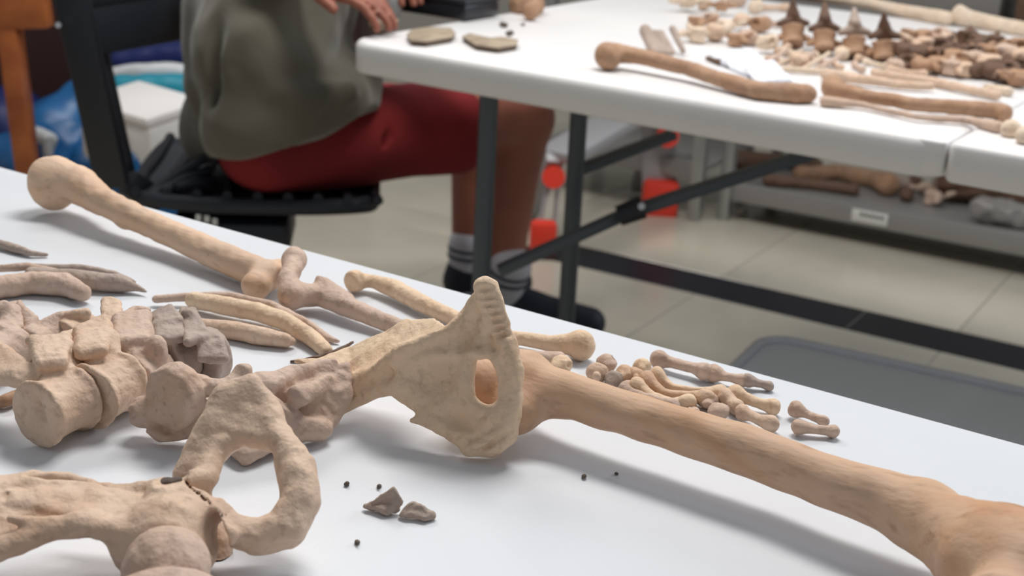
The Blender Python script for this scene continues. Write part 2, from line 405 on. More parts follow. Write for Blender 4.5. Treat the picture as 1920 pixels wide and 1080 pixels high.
for a in (-.3, 1.4):
    for b in (.12, .8):
        q = near0+n1*a-n2*b; tube('leg', [q*[1, 1, 0]+UP*(T-.045), q*[1, 1, 0]], .014, M['steel'], nt_)
    q = near0+n1*a; bar('crossbar', (q-n2*.12)*[1, 1, 0]+UP*.1, (q-n2*.8)*[1, 1, 0]+UP*.1, .02, .02, M['steel'], nt_)
# far table: two halves meeting at the fold seam
WF = 1.09
seam = float((at(1783, 262, T)-far0)@e1)
ft = empty('folding_table', (far0+e1*.8+e2*.5)*[1, 1, 0], 'white plastic folding table behind, with dark steel legs and a seamed edge', 'table')
o1 = rounded_top('tabletop_half', far0, e1, e2, seam-.0015, WF, .052, .045, M['table2'], ft, edge=.012)
# square the seam corners
rounded_top('tabletop_half', far0+e1*(seam+.0015), e1, e2, .95, WF, .052, .012, M['table2'], ft, edge=.008)
rounded_top('seam_filler', far0+e1*(seam-.08)+e2*.004-UP*.002, e1, e2, .078, WF-.008, .046, .006, M['table2'], ft, edge=.004)
# legs and braces
L1t = pt(917, 178, 230); L1t[2] = T-.05
def xy_at(px, py, a_b):          # keep pixel column for a vertical leg at depth Y
    q = aty(px, py, a_b); return q
leg1_top = aty(917, 185, 2.17); leg1_bot = aty(903, 500, 2.17); d = (leg1_bot-leg1_top)/(leg1_top[2]-leg1_bot[2]); A1 = leg1_top+d*(leg1_top[2]-(T-.052)); B1 = leg1_top+d*leg1_top[2]
leg2_top = aty(1086, 205, 2.35); leg2_bot = aty(1069, 480, 2.35); d2_ = (leg2_bot-leg2_top)/(leg2_top[2]-leg2_bot[2]); A2 = leg2_top+d2_*(leg2_top[2]-(T-.052)); B2 = leg2_top+d2_*leg2_top[2]
for A, B in ((A1, B1), (A2, B2)):
    B = B.copy(); B[2] = .004; lg = tube('leg', [A, B+UP*.02, B], [.0155, .0155, .015], M['steel'], ft, seg=14)
    tube('foot_cap', [B+UP*.03, B], .02, M['black'], lg, seg=12)
bar('crossbar', A1+(B1-A1)*.93, A2+(B2-A2)*.93, .022, .022, M['steel'], ft)
bar('crossbar', A1*[1, 1, 0]+UP*(T-.06), A2*[1, 1, 0]+UP*(T-.06), .03, .015, M['steel'], ft)
bra = aty(935, 508, 2.2); brm = aty(1182, 397, 2.24); brb = aty(1530, 285, 2.28)
br = bar('brace', bra, brm, .024, .018, M['steel'], ft); br2 = bar('brace', brm, brb, .028, .018, M['steel'], ft)
kn = tube('brace_joint', [aty(1160, 405, 2.215), aty(1206, 388, 2.215)], [.018, .02], M['black'], ft, seg=12)
tube('rivet', [aty(1203, 387, 2.19), aty(1203, 387, 2.205)], .006, M['bolt'], kn, seg=10)
bar('brace', aty(1086, 318, 2.36), aty(1262, 252, 2.45), .03, .014, M['steel'], ft)
# off-frame legs on the right end
for b in (.12, .95):
    q = (far0+e1*1.95+e2*b)*[1, 1, 0]; tube('leg', [q+UP*(T-.05), q], .0155, M['steel'], ft)

#==================================================================== NEAR TABLE: BONES
V1 = .0013
bone('humerus', 'long tan upper arm bone with round head at the far left table edge', 'bone', [
  ('e', [(98, 340, 3.0)], {'r': (45, 52, 42), 'a': -20}), chain([(108, 328, 3.4, 38), (150, 345, 3.2, 36), (190, 372, 2.9, 27), (240, 398, 2.5, 25)]),
  chain([(240, 398, 2.5, 25), (330, 438, 2.0, 26), (410, 475, 1.7, 28), (470, 500, 1.6, 29), (500, 515, 1.6, 27)]),
  ('c', [(478, 528, 1.4, 24), (525, 505, 1.6, 24)]), ('e', [(482, 532, 1.4)], {'r': (26, 24, 24)}),
  ('-e', [(505, 545, 1.4)], {'r': (14, 12, 12), 'k': .002}), ('-e', [(505, 500, 3.2)], {'r': (12, 9, 14), 'k': .003}), ('-c', [(60, 360, 3, 5), (70, 330, 5, 3)], {'k': .002})],
  .0016, 'shaftpale', k=.006, amp=.0006, freq=130)
bone('ulna', 'tan forearm bone with hooked knob, lying behind the ribs', 'bone', [
  ('e', [(551, 484, 3.0)], {'r': (23, 24, 20)}), chain([(551, 490, 2.8, 19), (540, 522, 2.3, 20), (548, 555, 1.5, 22)]), chain([(548, 553, 1.5, 24), (600, 552, 1.3, 22), (650, 573, 1.2, 20), (710, 598, 1.0, 17), (790, 628, .9, 15), (900, 650, .8, 13), (1000, 668, .7, 12), (1048, 676, .7, 17)]),
  chain([(585, 520, 2.3, 9), (612, 530, 2.1, 10), (650, 560, 1.5, 12)]), ('-e', [(575, 515, 2.6)], {'r': (17, 18, 26), 'k': .003})],
  .0015, 'pink', k=.006, amp=.0005, freq=150)
bone('radius', 'slender tan forearm bone with small disc head, nearest the table edge', 'bone', [
  ('y', [(655, 525, 1.2, 21), (676, 520, 1.2, 20)], {'waist': 0, 'round': .003}), chain([(676, 520, 1.1, 14), (702, 524, 1.1, 13), (740, 538, 1.1, 18), (790, 565, 1.0, 17), (870, 600, .9, 14), (960, 628, .9, 13), (1030, 640, 1.0, 15), (1085, 642, 1.3, 22)]),
  ('e', [(1092, 644, 1.3)], {'r': (26, 29, 24)}), ('-e', [(1062, 680, 1.0)], {'r': (24, 16, 30), 'k': .003})],
  .0015, 'cream', k=.005, amp=.0004, freq=150)

def rib(label, pts, m='pink', flat=True, z0=.5):
    ops = [chain(pts)]
    return bone('rib', label, 'bone', ops, .0011, m, 'ribs beside the spine', k=.003, amp=.0005, freq=160)
rib('thin grey rib at the left edge, topmost of the left rib pile', [(-10, 452, .6, 8), (30, 462, .6, 9), (60, 472, .5, 6), (86, 474, .4, 4)], 'grey')
rib('arched thin rib crossing over the others in the left pile', [(-10, 492, 1.6, 7), (50, 487, 1.8, 8), (105, 500, 1.7, 8), (135, 522, 1.3, 8), (152, 542, .8, 6)], 'pink')
rib('flat grey rib with pointed broken tip right of the left rib pile', [(60, 515, .9, 15), (150, 524, .9, 18), (225, 530, .8, 17), (258, 540, .5, 7), (274, 546, .4, 2)], 'grey')
rib('dark rib lying behind the pointed grey rib', [(60, 500, .5, 8), (150, 502, .5, 9), (215, 514, .5, 8), (250, 528, .4, 4)], 'grey')
rib('broad pinkish rib in front of the left rib pile', [(-15, 540, .9, 20), (60, 528, 1.0, 22), (120, 532, 1.0, 22), (155, 548, .9, 16)], 'pink')
rib('long thin rib ending in a dark tip near the pelvis', [(292, 556, .8, 8), (350, 551, 1.0, 8), (430, 550, 1.2, 9), (510, 568, 1.2, 9), (575, 600, .9, 8), (618, 630, .5, 7), (634, 636, .4, 4)], 'pink')
rib('thick golden curved rib right of the spine', [(362, 560, 1.0, 15), (420, 570, 1.1, 18), (480, 582, 1.1, 18), (540, 602, 1.0, 18), (585, 630, .8, 16), (612, 655, .6, 13)], 'cream')
rib('blunt ended rib in front of the golden rib', [(375, 610, .7, 15), (430, 618, .7, 18), (490, 630, .7, 18), (535, 638, .6, 15), (547, 640, .5, 9)], 'tan')
rib('pale broken flake with dark edge beside the sacrum', [(545, 668, .5, 3), (590, 662, .8, 5), (630, 650, 1.0, 5), (662, 634, 1.2, 3)], 'dark')

def vert(label, body, extra, m='tan', k=.0028, waist=.14):
    (x0, y0, z0, ra), (x1, y1, z1, rb) = body
    ops = [('y', [(x0, y0, z0, ra), (x1, y1, z1, rb)], {'waist': waist, 'round': .003})]
    ops += extra
    bone('vertebra', label, 'bone', ops, V1, m, 'vertebrae of the near spine', k=k, amp=.0006, freq=260)
g_ = lambda x, y, z, a, b, c_, an=0: ('e', [(x, y, z)], {'r': (a, b, c_), 'a': an})
# rear row first
P4 = lambda *q: ('p', list(q))
vert('grey tan vertebra cropped by the left edge, rear row', [(-24, 652, 2.4, 46), (30, 624, 2.4, 44)], [g_(0, 570, 4.0, 24, 30, 16, 20), chain([(0, 600, 3.4, 20), (26, 560, 4.2, 10)]), P4((-20, 560, 4, 8), (30, 548, 4.2, 7), (36, 590, 3.6, 8), (-20, 600, 3.4, 9))], 'pink')
vert('pinkish vertebra with a small spike, second of the rear row', [(46, 614, 2.9, 40), (100, 592, 2.9, 39)], [chain([(56, 585, 3.8, 13), (34, 530, 5.0, 6)]), P4((34, 532, 5, 4), (62, 560, 4.4, 8), (52, 590, 3.6, 8), (28, 580, 3.8, 6)), chain([(85, 568, 4, 12), (112, 552, 4.4, 8)]), ('-e', [(92, 560, 5.0)], {'r': (12, 7, 12), 'k': .001})], 'pink')
vert('square looking tan vertebra, third of the rear row', [(116, 600, 2.9, 40), (172, 582, 2.9, 38)], [chain([(112, 556, 4.2, 10), (158, 548, 4.5, 10)]), P4((182, 574, 4.2, 7), (210, 572, 4.2, 7), (216, 640, 2.8, 10), (186, 645, 2.8, 10)), g_(197, 573, 4.4, 14, 10, 10)], 'tan')
# front row
vert('large tan vertebra with a round disc face toward the viewer, front left', [(74, 773, 2.3, 65), (142, 744, 2.2, 61)], [
   ('y', [(68, 775, 2.3, 68), (77, 771, 2.3, 67)], {'waist': 0, 'round': .0025}), ('y', [(140, 745, 2.2, 64), (149, 741, 2.2, 64)], {'waist': 0, 'round': .002}), ('-e', [(56, 781, 2.4)], {'r': (18, 46, 30), 'k': .002, 'yaw': -45}),
   P4((84, 712, 3.6, 16), (128, 700, 3.6, 16), (132, 650, 4.6, 12), (80, 655, 4.6, 14)), P4((68, 642, 4.8, 15), (122, 634, 4.8, 14), (114, 676, 4.6, 13), (78, 680, 4.6, 13)), g_(62, 634, 4.8, 16, 12, 12), P4((120, 625, 4.8, 9), (148, 620, 4.6, 8), (150, 690, 3.6, 9), (118, 690, 3.8, 9)),
   P4((70, 700, 3.8, 12), (-20, 640, 3.8, 16), (-20, 700, 3.2, 16), (50, 715, 3.4, 12)), ('-e', [(90, 690, 5.2)], {'r': (26, 9, 14), 'k': .0015}), ('-c', [(-10, 668, 5.0, 4), (50, 672, 5.0, 5)], {'k': .002}), ('-e', [(60, 656, 5.9)], {'r': (6, 4, 8), 'k': .001})], 'tan')
vert('large tan vertebra second in the front row, ringed rim', [(172, 741, 2.2, 62), (232, 714, 2.2, 58)], [
   ('y', [(164, 744, 2.2, 66), (172, 740, 2.2, 65)], {'waist': 0, 'round': .002}), ('y', [(228, 716, 2.2, 60), (236, 712, 2.2, 60)], {'waist': 0, 'round': .002}), P4((176, 685, 3.6, 16), (212, 672, 3.6, 15), (212, 630, 4.6, 12), (160, 640, 4.6, 12)), P4((148, 622, 4.8, 14), (200, 612, 4.8, 14), (190, 655, 4.6, 13), (152, 660, 4.6, 14)), chain([(150, 618, 5.0, 12), (196, 600, 5.0, 12)]),
   P4((196, 560, 4.6, 7), (222, 565, 4.6, 7), (226, 640, 3.8, 9), (198, 650, 3.8, 9)), ('-e', [(168, 675, 5.2)], {'r': (24, 9, 14), 'k': .0015}), ('-e', [(150, 618, 5.8)], {'r': (8, 5, 10), 'k': .001})], 'tan')
vert('greyish tan vertebra third in the front row, against the sacrum', [(246, 702, 2.3, 54), (296, 676, 2.3, 50)], [
   P4((250, 655, 3.8, 14), (285, 645, 3.8, 14), (275, 600, 4.8, 12), (230, 610, 4.8, 12)), P4((222, 584, 5.0, 14), (272, 578, 5.0, 14), (268, 622, 4.6, 13), (226, 628, 4.6, 14)), g_(292, 645, 4.0, 24, 32, 18), chain([(225, 582, 5.0, 8), (250, 565, 5.2, 8), (275, 568, 5.0, 8)]), ('-e', [(248, 590, 6.2)], {'r': (16, 8, 10), 'k': .0015}), ('-e', [(222, 650, 4.9)], {'r': (12, 10, 14), 'k': .0015})], 'pink')
vert('purplish vertebra with raised dark top, fourth in the front row', [(308, 664, 2.6, 52), (348, 648, 2.6, 50)], [
   P4((300, 620, 4, 12), (345, 615, 4, 12), (335, 580, 5, 10), (290, 590, 5, 10)), P4((298, 578, 5.2, 12), (330, 572, 5.2, 12), (334, 610, 4.6, 12), (300, 614, 4.6, 12)), P4((286, 566, 5.2, 6), (318, 552, 5.6, 6), (338, 575, 5.4, 6), (300, 585, 5.2, 6)), ('-e', [(314, 578, 6.6)], {'r': (17, 12, 14), 'k': .0015}), ('-e', [(306, 632, 5.6)], {'r': (14, 8, 14), 'k': .0015})], 'grey')
vert('upright grey slab shaped vertebra, last in the front row', [(374, 648, 2.8, 56), (404, 638, 2.8, 54)], [
   P4((342, 560, 5.2, 7), (362, 562, 5.2, 8), (384, 608, 4.6, 9), (352, 618, 4.6, 9)), g_(352, 572, 5.2, 13, 17, 12, -20), P4((375, 600, 4.6, 8), (412, 612, 4.4, 8), (420, 650, 3.6, 10), (380, 650, 3.6, 10)), ('-e', [(388, 612, 5.6)], {'r': (7, 5, 10), 'k': .001})], 'grey', waist=.04)
bone('bone_fragment', 'small brown bone piece left of the front vertebra', 'bone', [chain([(-10, 745, .8, 10), (12, 738, 1.0, 13), (38, 728, 1.0, 12)])], .0011, 'brown', k=.003, amp=.0006)

bone('sacrum', 'rough sacrum with smooth oval end facing left, behind the hip bone ring', 'bone', [
  ('e', [(328, 738, 3.0)], {'r': (64, 62, 34), 'a': 8, 'yaw': -30}), ('y', [(312, 745, 3.4, 60), (345, 730, 3.4, 62)], {'waist': 0, 'round': .004}),
  ('e', [(268, 768, 1.8)], {'r': (26, 30, 24), 'a': 10}), ('p', [(262, 765, 1.8, 16), (305, 775, 2.0, 18), (385, 760, 2.4, 20), (375, 808, 1.0, 14), (290, 800, 1.0, 12)]),
  chain([(380, 715, 4.0, 18), (415, 728, 3.8, 20), (440, 715, 4.0, 18), (455, 692, 4.6, 15)]),
  ('p', [(420, 735, 3.4, 18), (500, 722, 3.6, 22), (560, 700, 3.6, 16), (648, 688, 3.4, 10), (650, 735, 2.4, 14), (616, 788, 1.0, 16), (540, 812, 1.0, 18), (440, 790, 1.4, 20)]),
  chain([(470, 715, 3.8, 16), (560, 690, 4.0, 10), (625, 672, 4.0, 8)]), chain([(560, 740, 3.2, 22), (610, 712, 3.2, 16)]), chain([(500, 760, 2.8, 26), (560, 800, 1.4, 26), (606, 800, 1.0, 18)]),
  chain([(395, 800, 1.0, 16), (460, 850, .8, 16), (530, 820, .9, 16)]), chain([(280, 808, .9, 7), (318, 818, .9, 8), (350, 806, .9, 7)]),
  ('-e', [(318, 788, 4.4)], {'r': (40, 20, 34), 'a': 6, 'k': .003}), ('-e', [(296, 748, 6.6)], {'r': (44, 40, 26), 'k': .005, 'yaw': -30}),
  ('-e', [(562, 803, 2.2)], {'r': (7, 9, 26), 'k': .001}), ('-e', [(614, 806, 1.8)], {'r': (8, 13, 26), 'a': -30, 'k': .001}), ('-e', [(518, 755, 4.9)], {'r': (13, 22, 30), 'a': 20, 'k': .002}),
  ('-c', [(480, 712, 6.0, 7), (520, 722, 5.4, 6), (585, 712, 5.2, 6)], {'k': .0025}), ('-c', [(545, 765, 4.6, 7), (600, 738, 4.2, 6)], {'k': .0025}), ('-c', [(400, 765, 4.6, 6), (450, 752, 4.8, 7)], {'k': .0025}),
  ('-c', [(560, 745, 5.0, 5), (575, 700, 5.2, 5)], {'k': .002}), ('-e', [(345, 800, 3.6)], {'r': (4, 4, 20), 'k': .0005}), ('-e', [(336, 780, 4.2)], {'r': (4, 4, 16), 'k': .0005})],
  .0013, 'pink', k=.0035, amp=.0011, freq=230)

# right hip bone, standing on its ischium
bone('hip_bone', 'upright pale hip bone standing in the middle of the table with ridged joint on top', 'bone', [
  # ischium body plate below the arcuate ridge
  ('p', [(745, 668, 78.6, 12), (830, 632, 78.8, 11), (876, 600, 78.8, 9), (884, 655, 77.6, 9), (800, 690, 78.6, 15)]),
  ('p', [(725, 715, 78.6, 15), (745, 668, 78.6, 12), (884, 655, 77.6, 9), (880, 745, 76.4, 11), (800, 768, 77.2, 11)]),
  ('p', [(800, 765, 77.0, 11), (880, 745, 76.4, 12), (915, 770, 75.8, 18), (912, 822, 75.2, 24), (862, 806, 75.6, 20), (786, 776, 77.0, 8)]),
  chain([(772, 782, 77.0, 6), (800, 786, 76.8, 7), (836, 800, 76.2, 8)]),
  # arcuate ridge
  chain([(690, 700, 79.6, 11), (745, 655, 78.2, 12), (830, 618, 78.4, 12), (870, 592, 78.5, 12), (890, 572, 78.5, 14), (900, 550, 78.5, 14)]),
  ('p', [(838, 625, 78.6, 10), (893, 560, 78.5, 12), (905, 600, 78.3, 9), (884, 648, 77.6, 9)]),
  # symphysis column
  ('p', [(903, 528, 78.0, 15), (922, 530, 78.0, 15), (942, 600, 77.5, 15), (920, 600, 77.6, 13)]), chain([(911, 526, 78.0, 18), (920, 560, 77.8, 20), (934, 600, 77.5, 18), (950, 640, 77.2, 18)]),
  ('c', [(905, 600, 77.8, 8), (918, 640, 77.5, 8), (925, 670, 77.0, 8)]),
  # medial ramus column down to the tuberosity
  chain([(948, 635, 77.3, 20), (964, 690, 76.7, 19), (962, 745, 76.1, 21), (948, 800, 75.6, 26), (920, 826, 75.3, 26), (885, 826, 75.3, 24)]), chain([(926, 660, 77.2, 9), (938, 700, 76.6, 9), (938, 750, 76.1, 10), (920, 775, 75.8, 14)]),
  ('e', [(904, 655, 77.3)], {'r': (16, 13, 14)}), ('e', [(902, 636, 77.9)], {'r': (16, 16, 10)}), chain([(884, 655, 77.4, 9), (874, 700, 77, 9), (882, 745, 76.4, 10), (900, 765, 76, 12)]),
  # neck of the ilium toward the sacrum
  ('p', [(728, 715, 78.8, 17), (748, 665, 78.8, 13), (694, 695, 80.2, 11), (650, 752, 80.0, 14), (680, 735, 79.6, 14)]), chain([(694, 700, 80, 10), (650, 735, 80, 14), (628, 775, 79.4, 14)]), chain([(694, 700, 80, 10), (650, 705, 80.5, 14), (640, 740, 80, 14)]),
  # thin pale ala facing upward
  ('p', [(690, 700, 79.6, 9), (750, 650, 78.4, 9), (838, 612, 79.2, 7), (812, 594, 83.0, 4), (766, 594, 84, 4), (664, 646, 84, 4), (655, 690, 81.5, 6)]), chain([(655, 648, 84, 4), (600, 668, 82, 4), (550, 672, 81.5, 3)]), ('p', [(655, 650, 84, 3), (556, 672, 81.5, 2), (640, 690, 81, 4)]),
  ('-e', [(792, 706, 76.7)], {'r': (70, 42, 34), 'a': -20, 'k': .004}), ('-e', [(712, 700, 78.2)], {'r': (30, 18, 18), 'a': -20, 'k': .003}), ('-e', [(872, 628, 77.5)], {'r': (16, 26, 22), 'a': 25, 'k': .003}), ('-e', [(845, 775, 75.4)], {'r': (34, 18, 24), 'a': 20, 'k': .003}),
  ('-e', [(911, 715, 76.4)], {'r': (20, 36, 90), 'k': .0015}), ('-e', [(908, 688, 76.4)], {'r': (17, 22, 90), 'k': .0015}), ('-e', [(914, 738, 76.0)], {'r': (19, 12, 90), 'k': .0015}),
  ('-c', [(914, 590, 77.1, 5), (926, 632, 76.85, 4)], {'k': .002}), ('-c', [(950, 670, 76.1, 6), (950, 740, 75.5, 6)], {'k': .003}), ('-c', [(972, 660, 76.3, 4), (978, 720, 75.8, 4)], {'k': .002}),
  ('-c', [(888, 536, 77.42, 5), (946, 529, 77.42, 5)], {'k': .0015}), ('-c', [(892, 551, 77.34, 5), (950, 544, 77.34, 5)], {'k': .0015}), ('-c', [(896, 566, 77.26, 5), (954, 559, 77.26, 5)], {'k': .0015}), ('-c', [(900, 581, 77.18, 5), (958, 574, 77.18, 5)], {'k': .0015}), ('-c', [(904, 596, 77.10, 5), (962, 589, 77.10, 5)], {'k': .0015}), ('-c', [(908, 611, 77.02, 5), (966, 604, 77.02, 5)], {'k': .0015}), ('-c', [(912, 626, 76.94, 5), (970, 619, 76.94, 5)], {'k': .0015}),
  ('-c', [(866, 828, 74.6, 7), (936, 786, 74.9, 7)], {'k': .002}), ('-c', [(890, 845, 74.5, 5), (955, 800, 74.8, 5)], {'k': .002}), ('-e', [(905, 818, 74.5)], {'r': (10, 6, 8), 'k': .001})],
  .0013, 'cream', k=.0032, amp=.0009, freq=180)

# left hip bone: ilium out of frame to the left, ring on the right
bone('hip_bone', 'hip bone in the front left corner with a large round opening and socket', 'bone', [
  chain([(372, 935, 65, 26), (352, 895, 66, 28), (372, 848, 67, 28), (400, 790, 68, 24), (420, 745, 69, 22)]), chain([(385, 900, 65, 26), (398, 850, 67, 26)]),
  ('p', [(400, 800, 68, 20), (425, 735, 69.4, 16), (470, 715, 69.4, 14), (505, 755, 68.6, 16), (530, 830, 66.6, 22), (460, 815, 67.5, 20), (400, 845, 67, 22)]),
  chain([(490, 750, 69, 16), (530, 820, 66.6, 22), (556, 880, 65, 36), (560, 945, 63.4, 38), (535, 990, 62.4, 40), (490, 1006, 62, 36), (430, 990, 62, 32), (405, 958, 62.6, 24)]),
  chain([(520, 820, 66.4, 6), (560, 890, 64.4, 5), (572, 930, 63, 5)]),
  # acetabulum shell
  ('e', [(314, 1015, 61)], {'r': (100, 88, 95)}), chain([(300, 925, 62.5, 26), (370, 938, 62.8, 22), (400, 955, 61.6, 14)]), chain([(222, 985, 61, 22), (236, 1040, 59.5, 16)]), chain([(395, 965, 61.4, 18), (425, 1000, 60.8, 22)]),
  # ilium
  ('p', [(-60, 930, 60.5, 14), (40, 905, 62, 11), (160, 915, 63, 11), (260, 945, 62.5, 20), (230, 990, 60.5, 24), (120, 990, 60, 14), (-60, 1010, 58, 14)]),
  chain([(-60, 910, 61, 16), (60, 894, 63, 10), (150, 903, 64, 10), (230, 922, 63.6, 14), (300, 912, 63.5, 18), (365, 905, 64.5, 24)]),
  chain([(240, 995, 60, 22), (170, 985, 59.5, 20), (100, 995, 59, 20), (30, 1022, 58, 22), (-60, 1050, 57, 30)]), chain([(170, 968, 60, 12), (90, 985, 59, 12), (20, 975, 58.6, 10)]),
  # socket carve and openings
  ('-e', [(322, 1056, 57.0)], {'r': (101, 94, 98), 'k': .0015}), ('-c', [(318, 1064, 57.0, 92), (330, 1190, 50.5, 120)], {'k': .0015}),
  ('-p', [(425, 905, 66, 30), (458, 876, 66.6, 34), (482, 892, 66, 34), (484, 928, 65, 34), (460, 935, 64.6, 26), (425, 925, 65, 28)], {'k': .002}), ('-p', [(425, 905, 62.5, 30), (458, 876, 62.5, 34), (482, 892, 62.5, 34), (484, 928, 62.5, 34), (460, 935, 62, 26), (425, 925, 62, 28)], {'k': .002}), ('-p', [(425, 905, 69.5, 30), (458, 876, 69.5, 34), (482, 892, 69.5, 34), (484, 928, 69.5, 34), (460, 935, 68, 26), (425, 925, 69, 28)], {'k': .002}),
  ('-e', [(320, 900, 62.8)], {'r': (26, 11, 90), 'a': -10, 'k': .0008}), ('-p', [(344, 903, 61.8, 3), (360, 926, 61.2, 3), (392, 946, 60.8, 3), (392, 946, 63.4, 3), (360, 926, 64, 3), (344, 903, 65, 3)], {'k': .0008}), ('-e', [(400, 1008, 60)], {'r': (24, 48, 115), 'a': -14, 'k': .0015}),
  ('-e', [(-2, 930, 60.0)], {'r': (9, 14, 40), 'k': .001}), ('-e', [(110, 945, 58.6)], {'r': (100, 26, 34), 'k': .006}), ('-e', [(60, 1012, 55.4)], {'r': (60, 10, 30), 'a': -20, 'k': .004}),
  ('-e', [(428, 740, 67.3)], {'r': (6, 6, 14), 'k': .0008}), ('-e', [(448, 756, 67.1)], {'r': (5, 5, 14), 'k': .0008}), ('-c', [(440, 742, 66.9, 3), (505, 775, 66.2, 3)], {'k': .001}), ('-e', [(405, 765, 66.9)], {'r': (9, 6, 10), 'k': .0015}), chain([(376, 958, 64.2, 14), (408, 985, 64.0, 18), (420, 1015, 63.4, 18), (408, 1055, 62.8, 20), (360, 1080, 62.8, 16)]), ('p', [(360, 960, 64, 12), (410, 990, 64, 12), (415, 1045, 63, 12), (350, 1060, 63, 12)])],
  .0013, 'tan', k=.0045, amp=.0009, freq=190)
V, Fc = sdf_geo([('e', [(320, 902, 63.6)], {'r': (22, 9, 22), 'a': -10}), ('e', [(306, 905, 63.5)], {'r': (10, 7, 16)})], .001, k=.002, amp=.0006, freq=400); mk('hole_shade', V, Fc, M['dirt_and_shade'], [o for o in COL.objects if o.name == 'hip_bone.001'][0])['label'] = 'dark blob standing in for the shade inside a broken hole'  # dark blob added to paint the shade deep in the hole
bone('femur', 'mottled ball head of a thigh bone seated in the hip socket, bottom left', 'bone', [
  ('e', [(312, 1060, 57.6)], {'r': (84, 85, 84)}), ('e', [(318, 1118, 54.6)], {'r': (112, 66, 60), 'k': .003}), chain([(330, 1150, 53, 70), (400, 1210, 51.5, 80)]), chain([(250, 1120, 54, 42), (225, 1160, 52, 50)]),
  ],
  .0015, 'pink', k=.006, amp=.0006, freq=200, clampz=T)

bone('femur', 'long reddish tan thigh bone running to the lower right corner', 'bone', [
  chain([(985, 728, 2.9, 60), (1030, 735, 3.1, 48), (1080, 745, 3.2, 42), (1200, 783, 3.2, 43), (1320, 820, 3.2, 46), (1450, 862, 3.2, 48), (1560, 905, 3.2, 51), (1650, 938, 3.2, 55), (1730, 970, 3.2, 62)]),
  chain([(1730, 970, 3.2, 62), (1800, 1010, 3.3, 82), (1880, 1060, 3.5, 120), (1960, 1110, 3.6, 140)]), ('e', [(1960, 1030, 3.6)], {'r': (80, 80, 90)}), ('e', [(1880, 1170, 3.6)], {'r': (100, 100, 110)}),
  ('e', [(975, 700, 3.6)], {'r': (50, 40, 50)}), chain([(975, 718, 3.2, 38), (905, 712, 3.6, 34)]), ('e', [(888, 712, 3.6)], {'r': (44, 44, 44)}), ('e', [(965, 770, 2.2)], {'r': (50, 46, 50)}), chain([(1680, 912, 3.6, 18), (1715, 925, 3.8, 20), (1760, 945, 3.8, 18)]),
  ('-c', [(1080, 760, 5.4, 6), (1300, 832, 5.6, 6)], {'k': .004})],
  .0018, 'shaft', k=.010, amp=.0008, freq=90, clampz=T)

# hand
carp = [(1140, 662, 1.9, 19, 'upper'), (1120, 692, 1.3, 20, ''), (1152, 702, 1.3, 17, ''), (1172, 684, 1.8, 18, ''), (1205, 668, 1.8, 16, ''), (1190, 694, 1.4, 17, ''), (1178, 724, .9, 15, ''), (1052, 676, 1.5, 21, '')]
cl = ['pinkish wrist bone touching the end of the slender forearm bone', 'knobbly wrist bone nearest the long thigh bone shaft', 'tan wrist bone with dark crevice, left of the palm bones',
      'rounded wrist bone in the middle of the wrist cluster', 'peaked wrist bone at the top right of the cluster', 'brown wrist bone just left of the curved palm bones', 'low pink wrist bone under the palm bones, by the thigh bone', 'small rounded bone left of the wrist cluster below the forearm end']
for i, ((x, y, z, r, _), lb) in enumerate(zip(carp, cl)):
    lumps('wrist_bone', lb, 'bone', x, y, z*.75, r, ['pink', 'tan', 'grey', 'warm', 'cream', 'warm', 'pink', 'cream'][i], group='wrist bones', seed=i, sq=.95)
def phal(name, lb, pts, m, group, ra=None):
    (x0, y0, z0, r_0), (x1, y1, z1, r_1) = pts[0], pts[-1]
    ops = [chain(pts), ('e', [(x0, y0, z0)], {'r': (r_0*1.15, r_0*1.3, r_0*1.3)}), ('e', [(x1, y1, z1)], {'r': (r_1*1.1, r_1*1.2, r_1*1.2)})]
    bone(name, lb, 'bone', ops, .001, m, group, k=.003, amp=.0004, freq=260)
mc = 'palm bones of the hand'; fg = 'finger bones'
phal('palm_bone', 'pinkish straight palm bone along the far table edge', [(1236, 668, 1.0, 14), (1262, 674, 1.0, 10), (1300, 683, 1.0, 11), (1322, 690, 1.0, 14)], 'pink', mc)
phal('finger_bone', 'finger bone following the straight palm bone at the edge', [(1338, 694, .9, 13), (1365, 702, .9, 9), (1394, 708, .8, 10)], 'pink', fg)
phal('finger_bone', 'grey fingertip bone at the end by the table edge', [(1402, 710, .8, 10), (1422, 716, .6, 8), (1443, 721, .5, 7)], 'grey', fg)
phal('palm_bone', 'golden curved palm bone, upper of the curved ones', [(1232, 690, 1.6, 13), (1262, 712, 1.2, 8), (1310, 718, 1.2, 8), (1350, 722, 1.2, 13)], 'cream', mc)
phal('palm_bone', 'golden curved palm bone, middle of the curved ones', [(1214, 700, 1.5, 14), (1245, 725, 1.1, 9), (1290, 730, 1.1, 9), (1325, 734, 1.2, 15)], 'warm', mc)
phal('palm_bone', 'golden curved palm bone, lowest of the curved ones', [(1195, 714, 1.2, 12), (1222, 735, .9, 9), (1262, 746, .9, 8), (1292, 746, .9, 13)], 'cream', mc)
phal('palm_bone', 'short pink palm bone squeezed against the thigh bone', [(1172, 728, .7, 11), (1210, 742, .7, 9), (1262, 757, .7, 11)], 'pink', mc)
lumps('finger_bone', 'dark pinkish knuckle in the middle of the finger bones', 'bone', 1328, 742, .9, 19, 'pink', group=fg, seed=31)
lumps('finger_bone', 'faceted pink knuckle nearest the thigh bone', 'bone', 1348, 768, .8, 21, 'pink', group=fg, seed=32)
lumps('finger_bone', 'tiny knuckle half hidden behind the thigh bone', 'bone', 1302, 766, .5, 12, 'pink', group=fg, seed=33)
lumps('finger_bone', 'pale knuckle left of the dark pinkish one', 'bone', 1290, 742, .9, 14, 'cream', group=fg, seed=34)
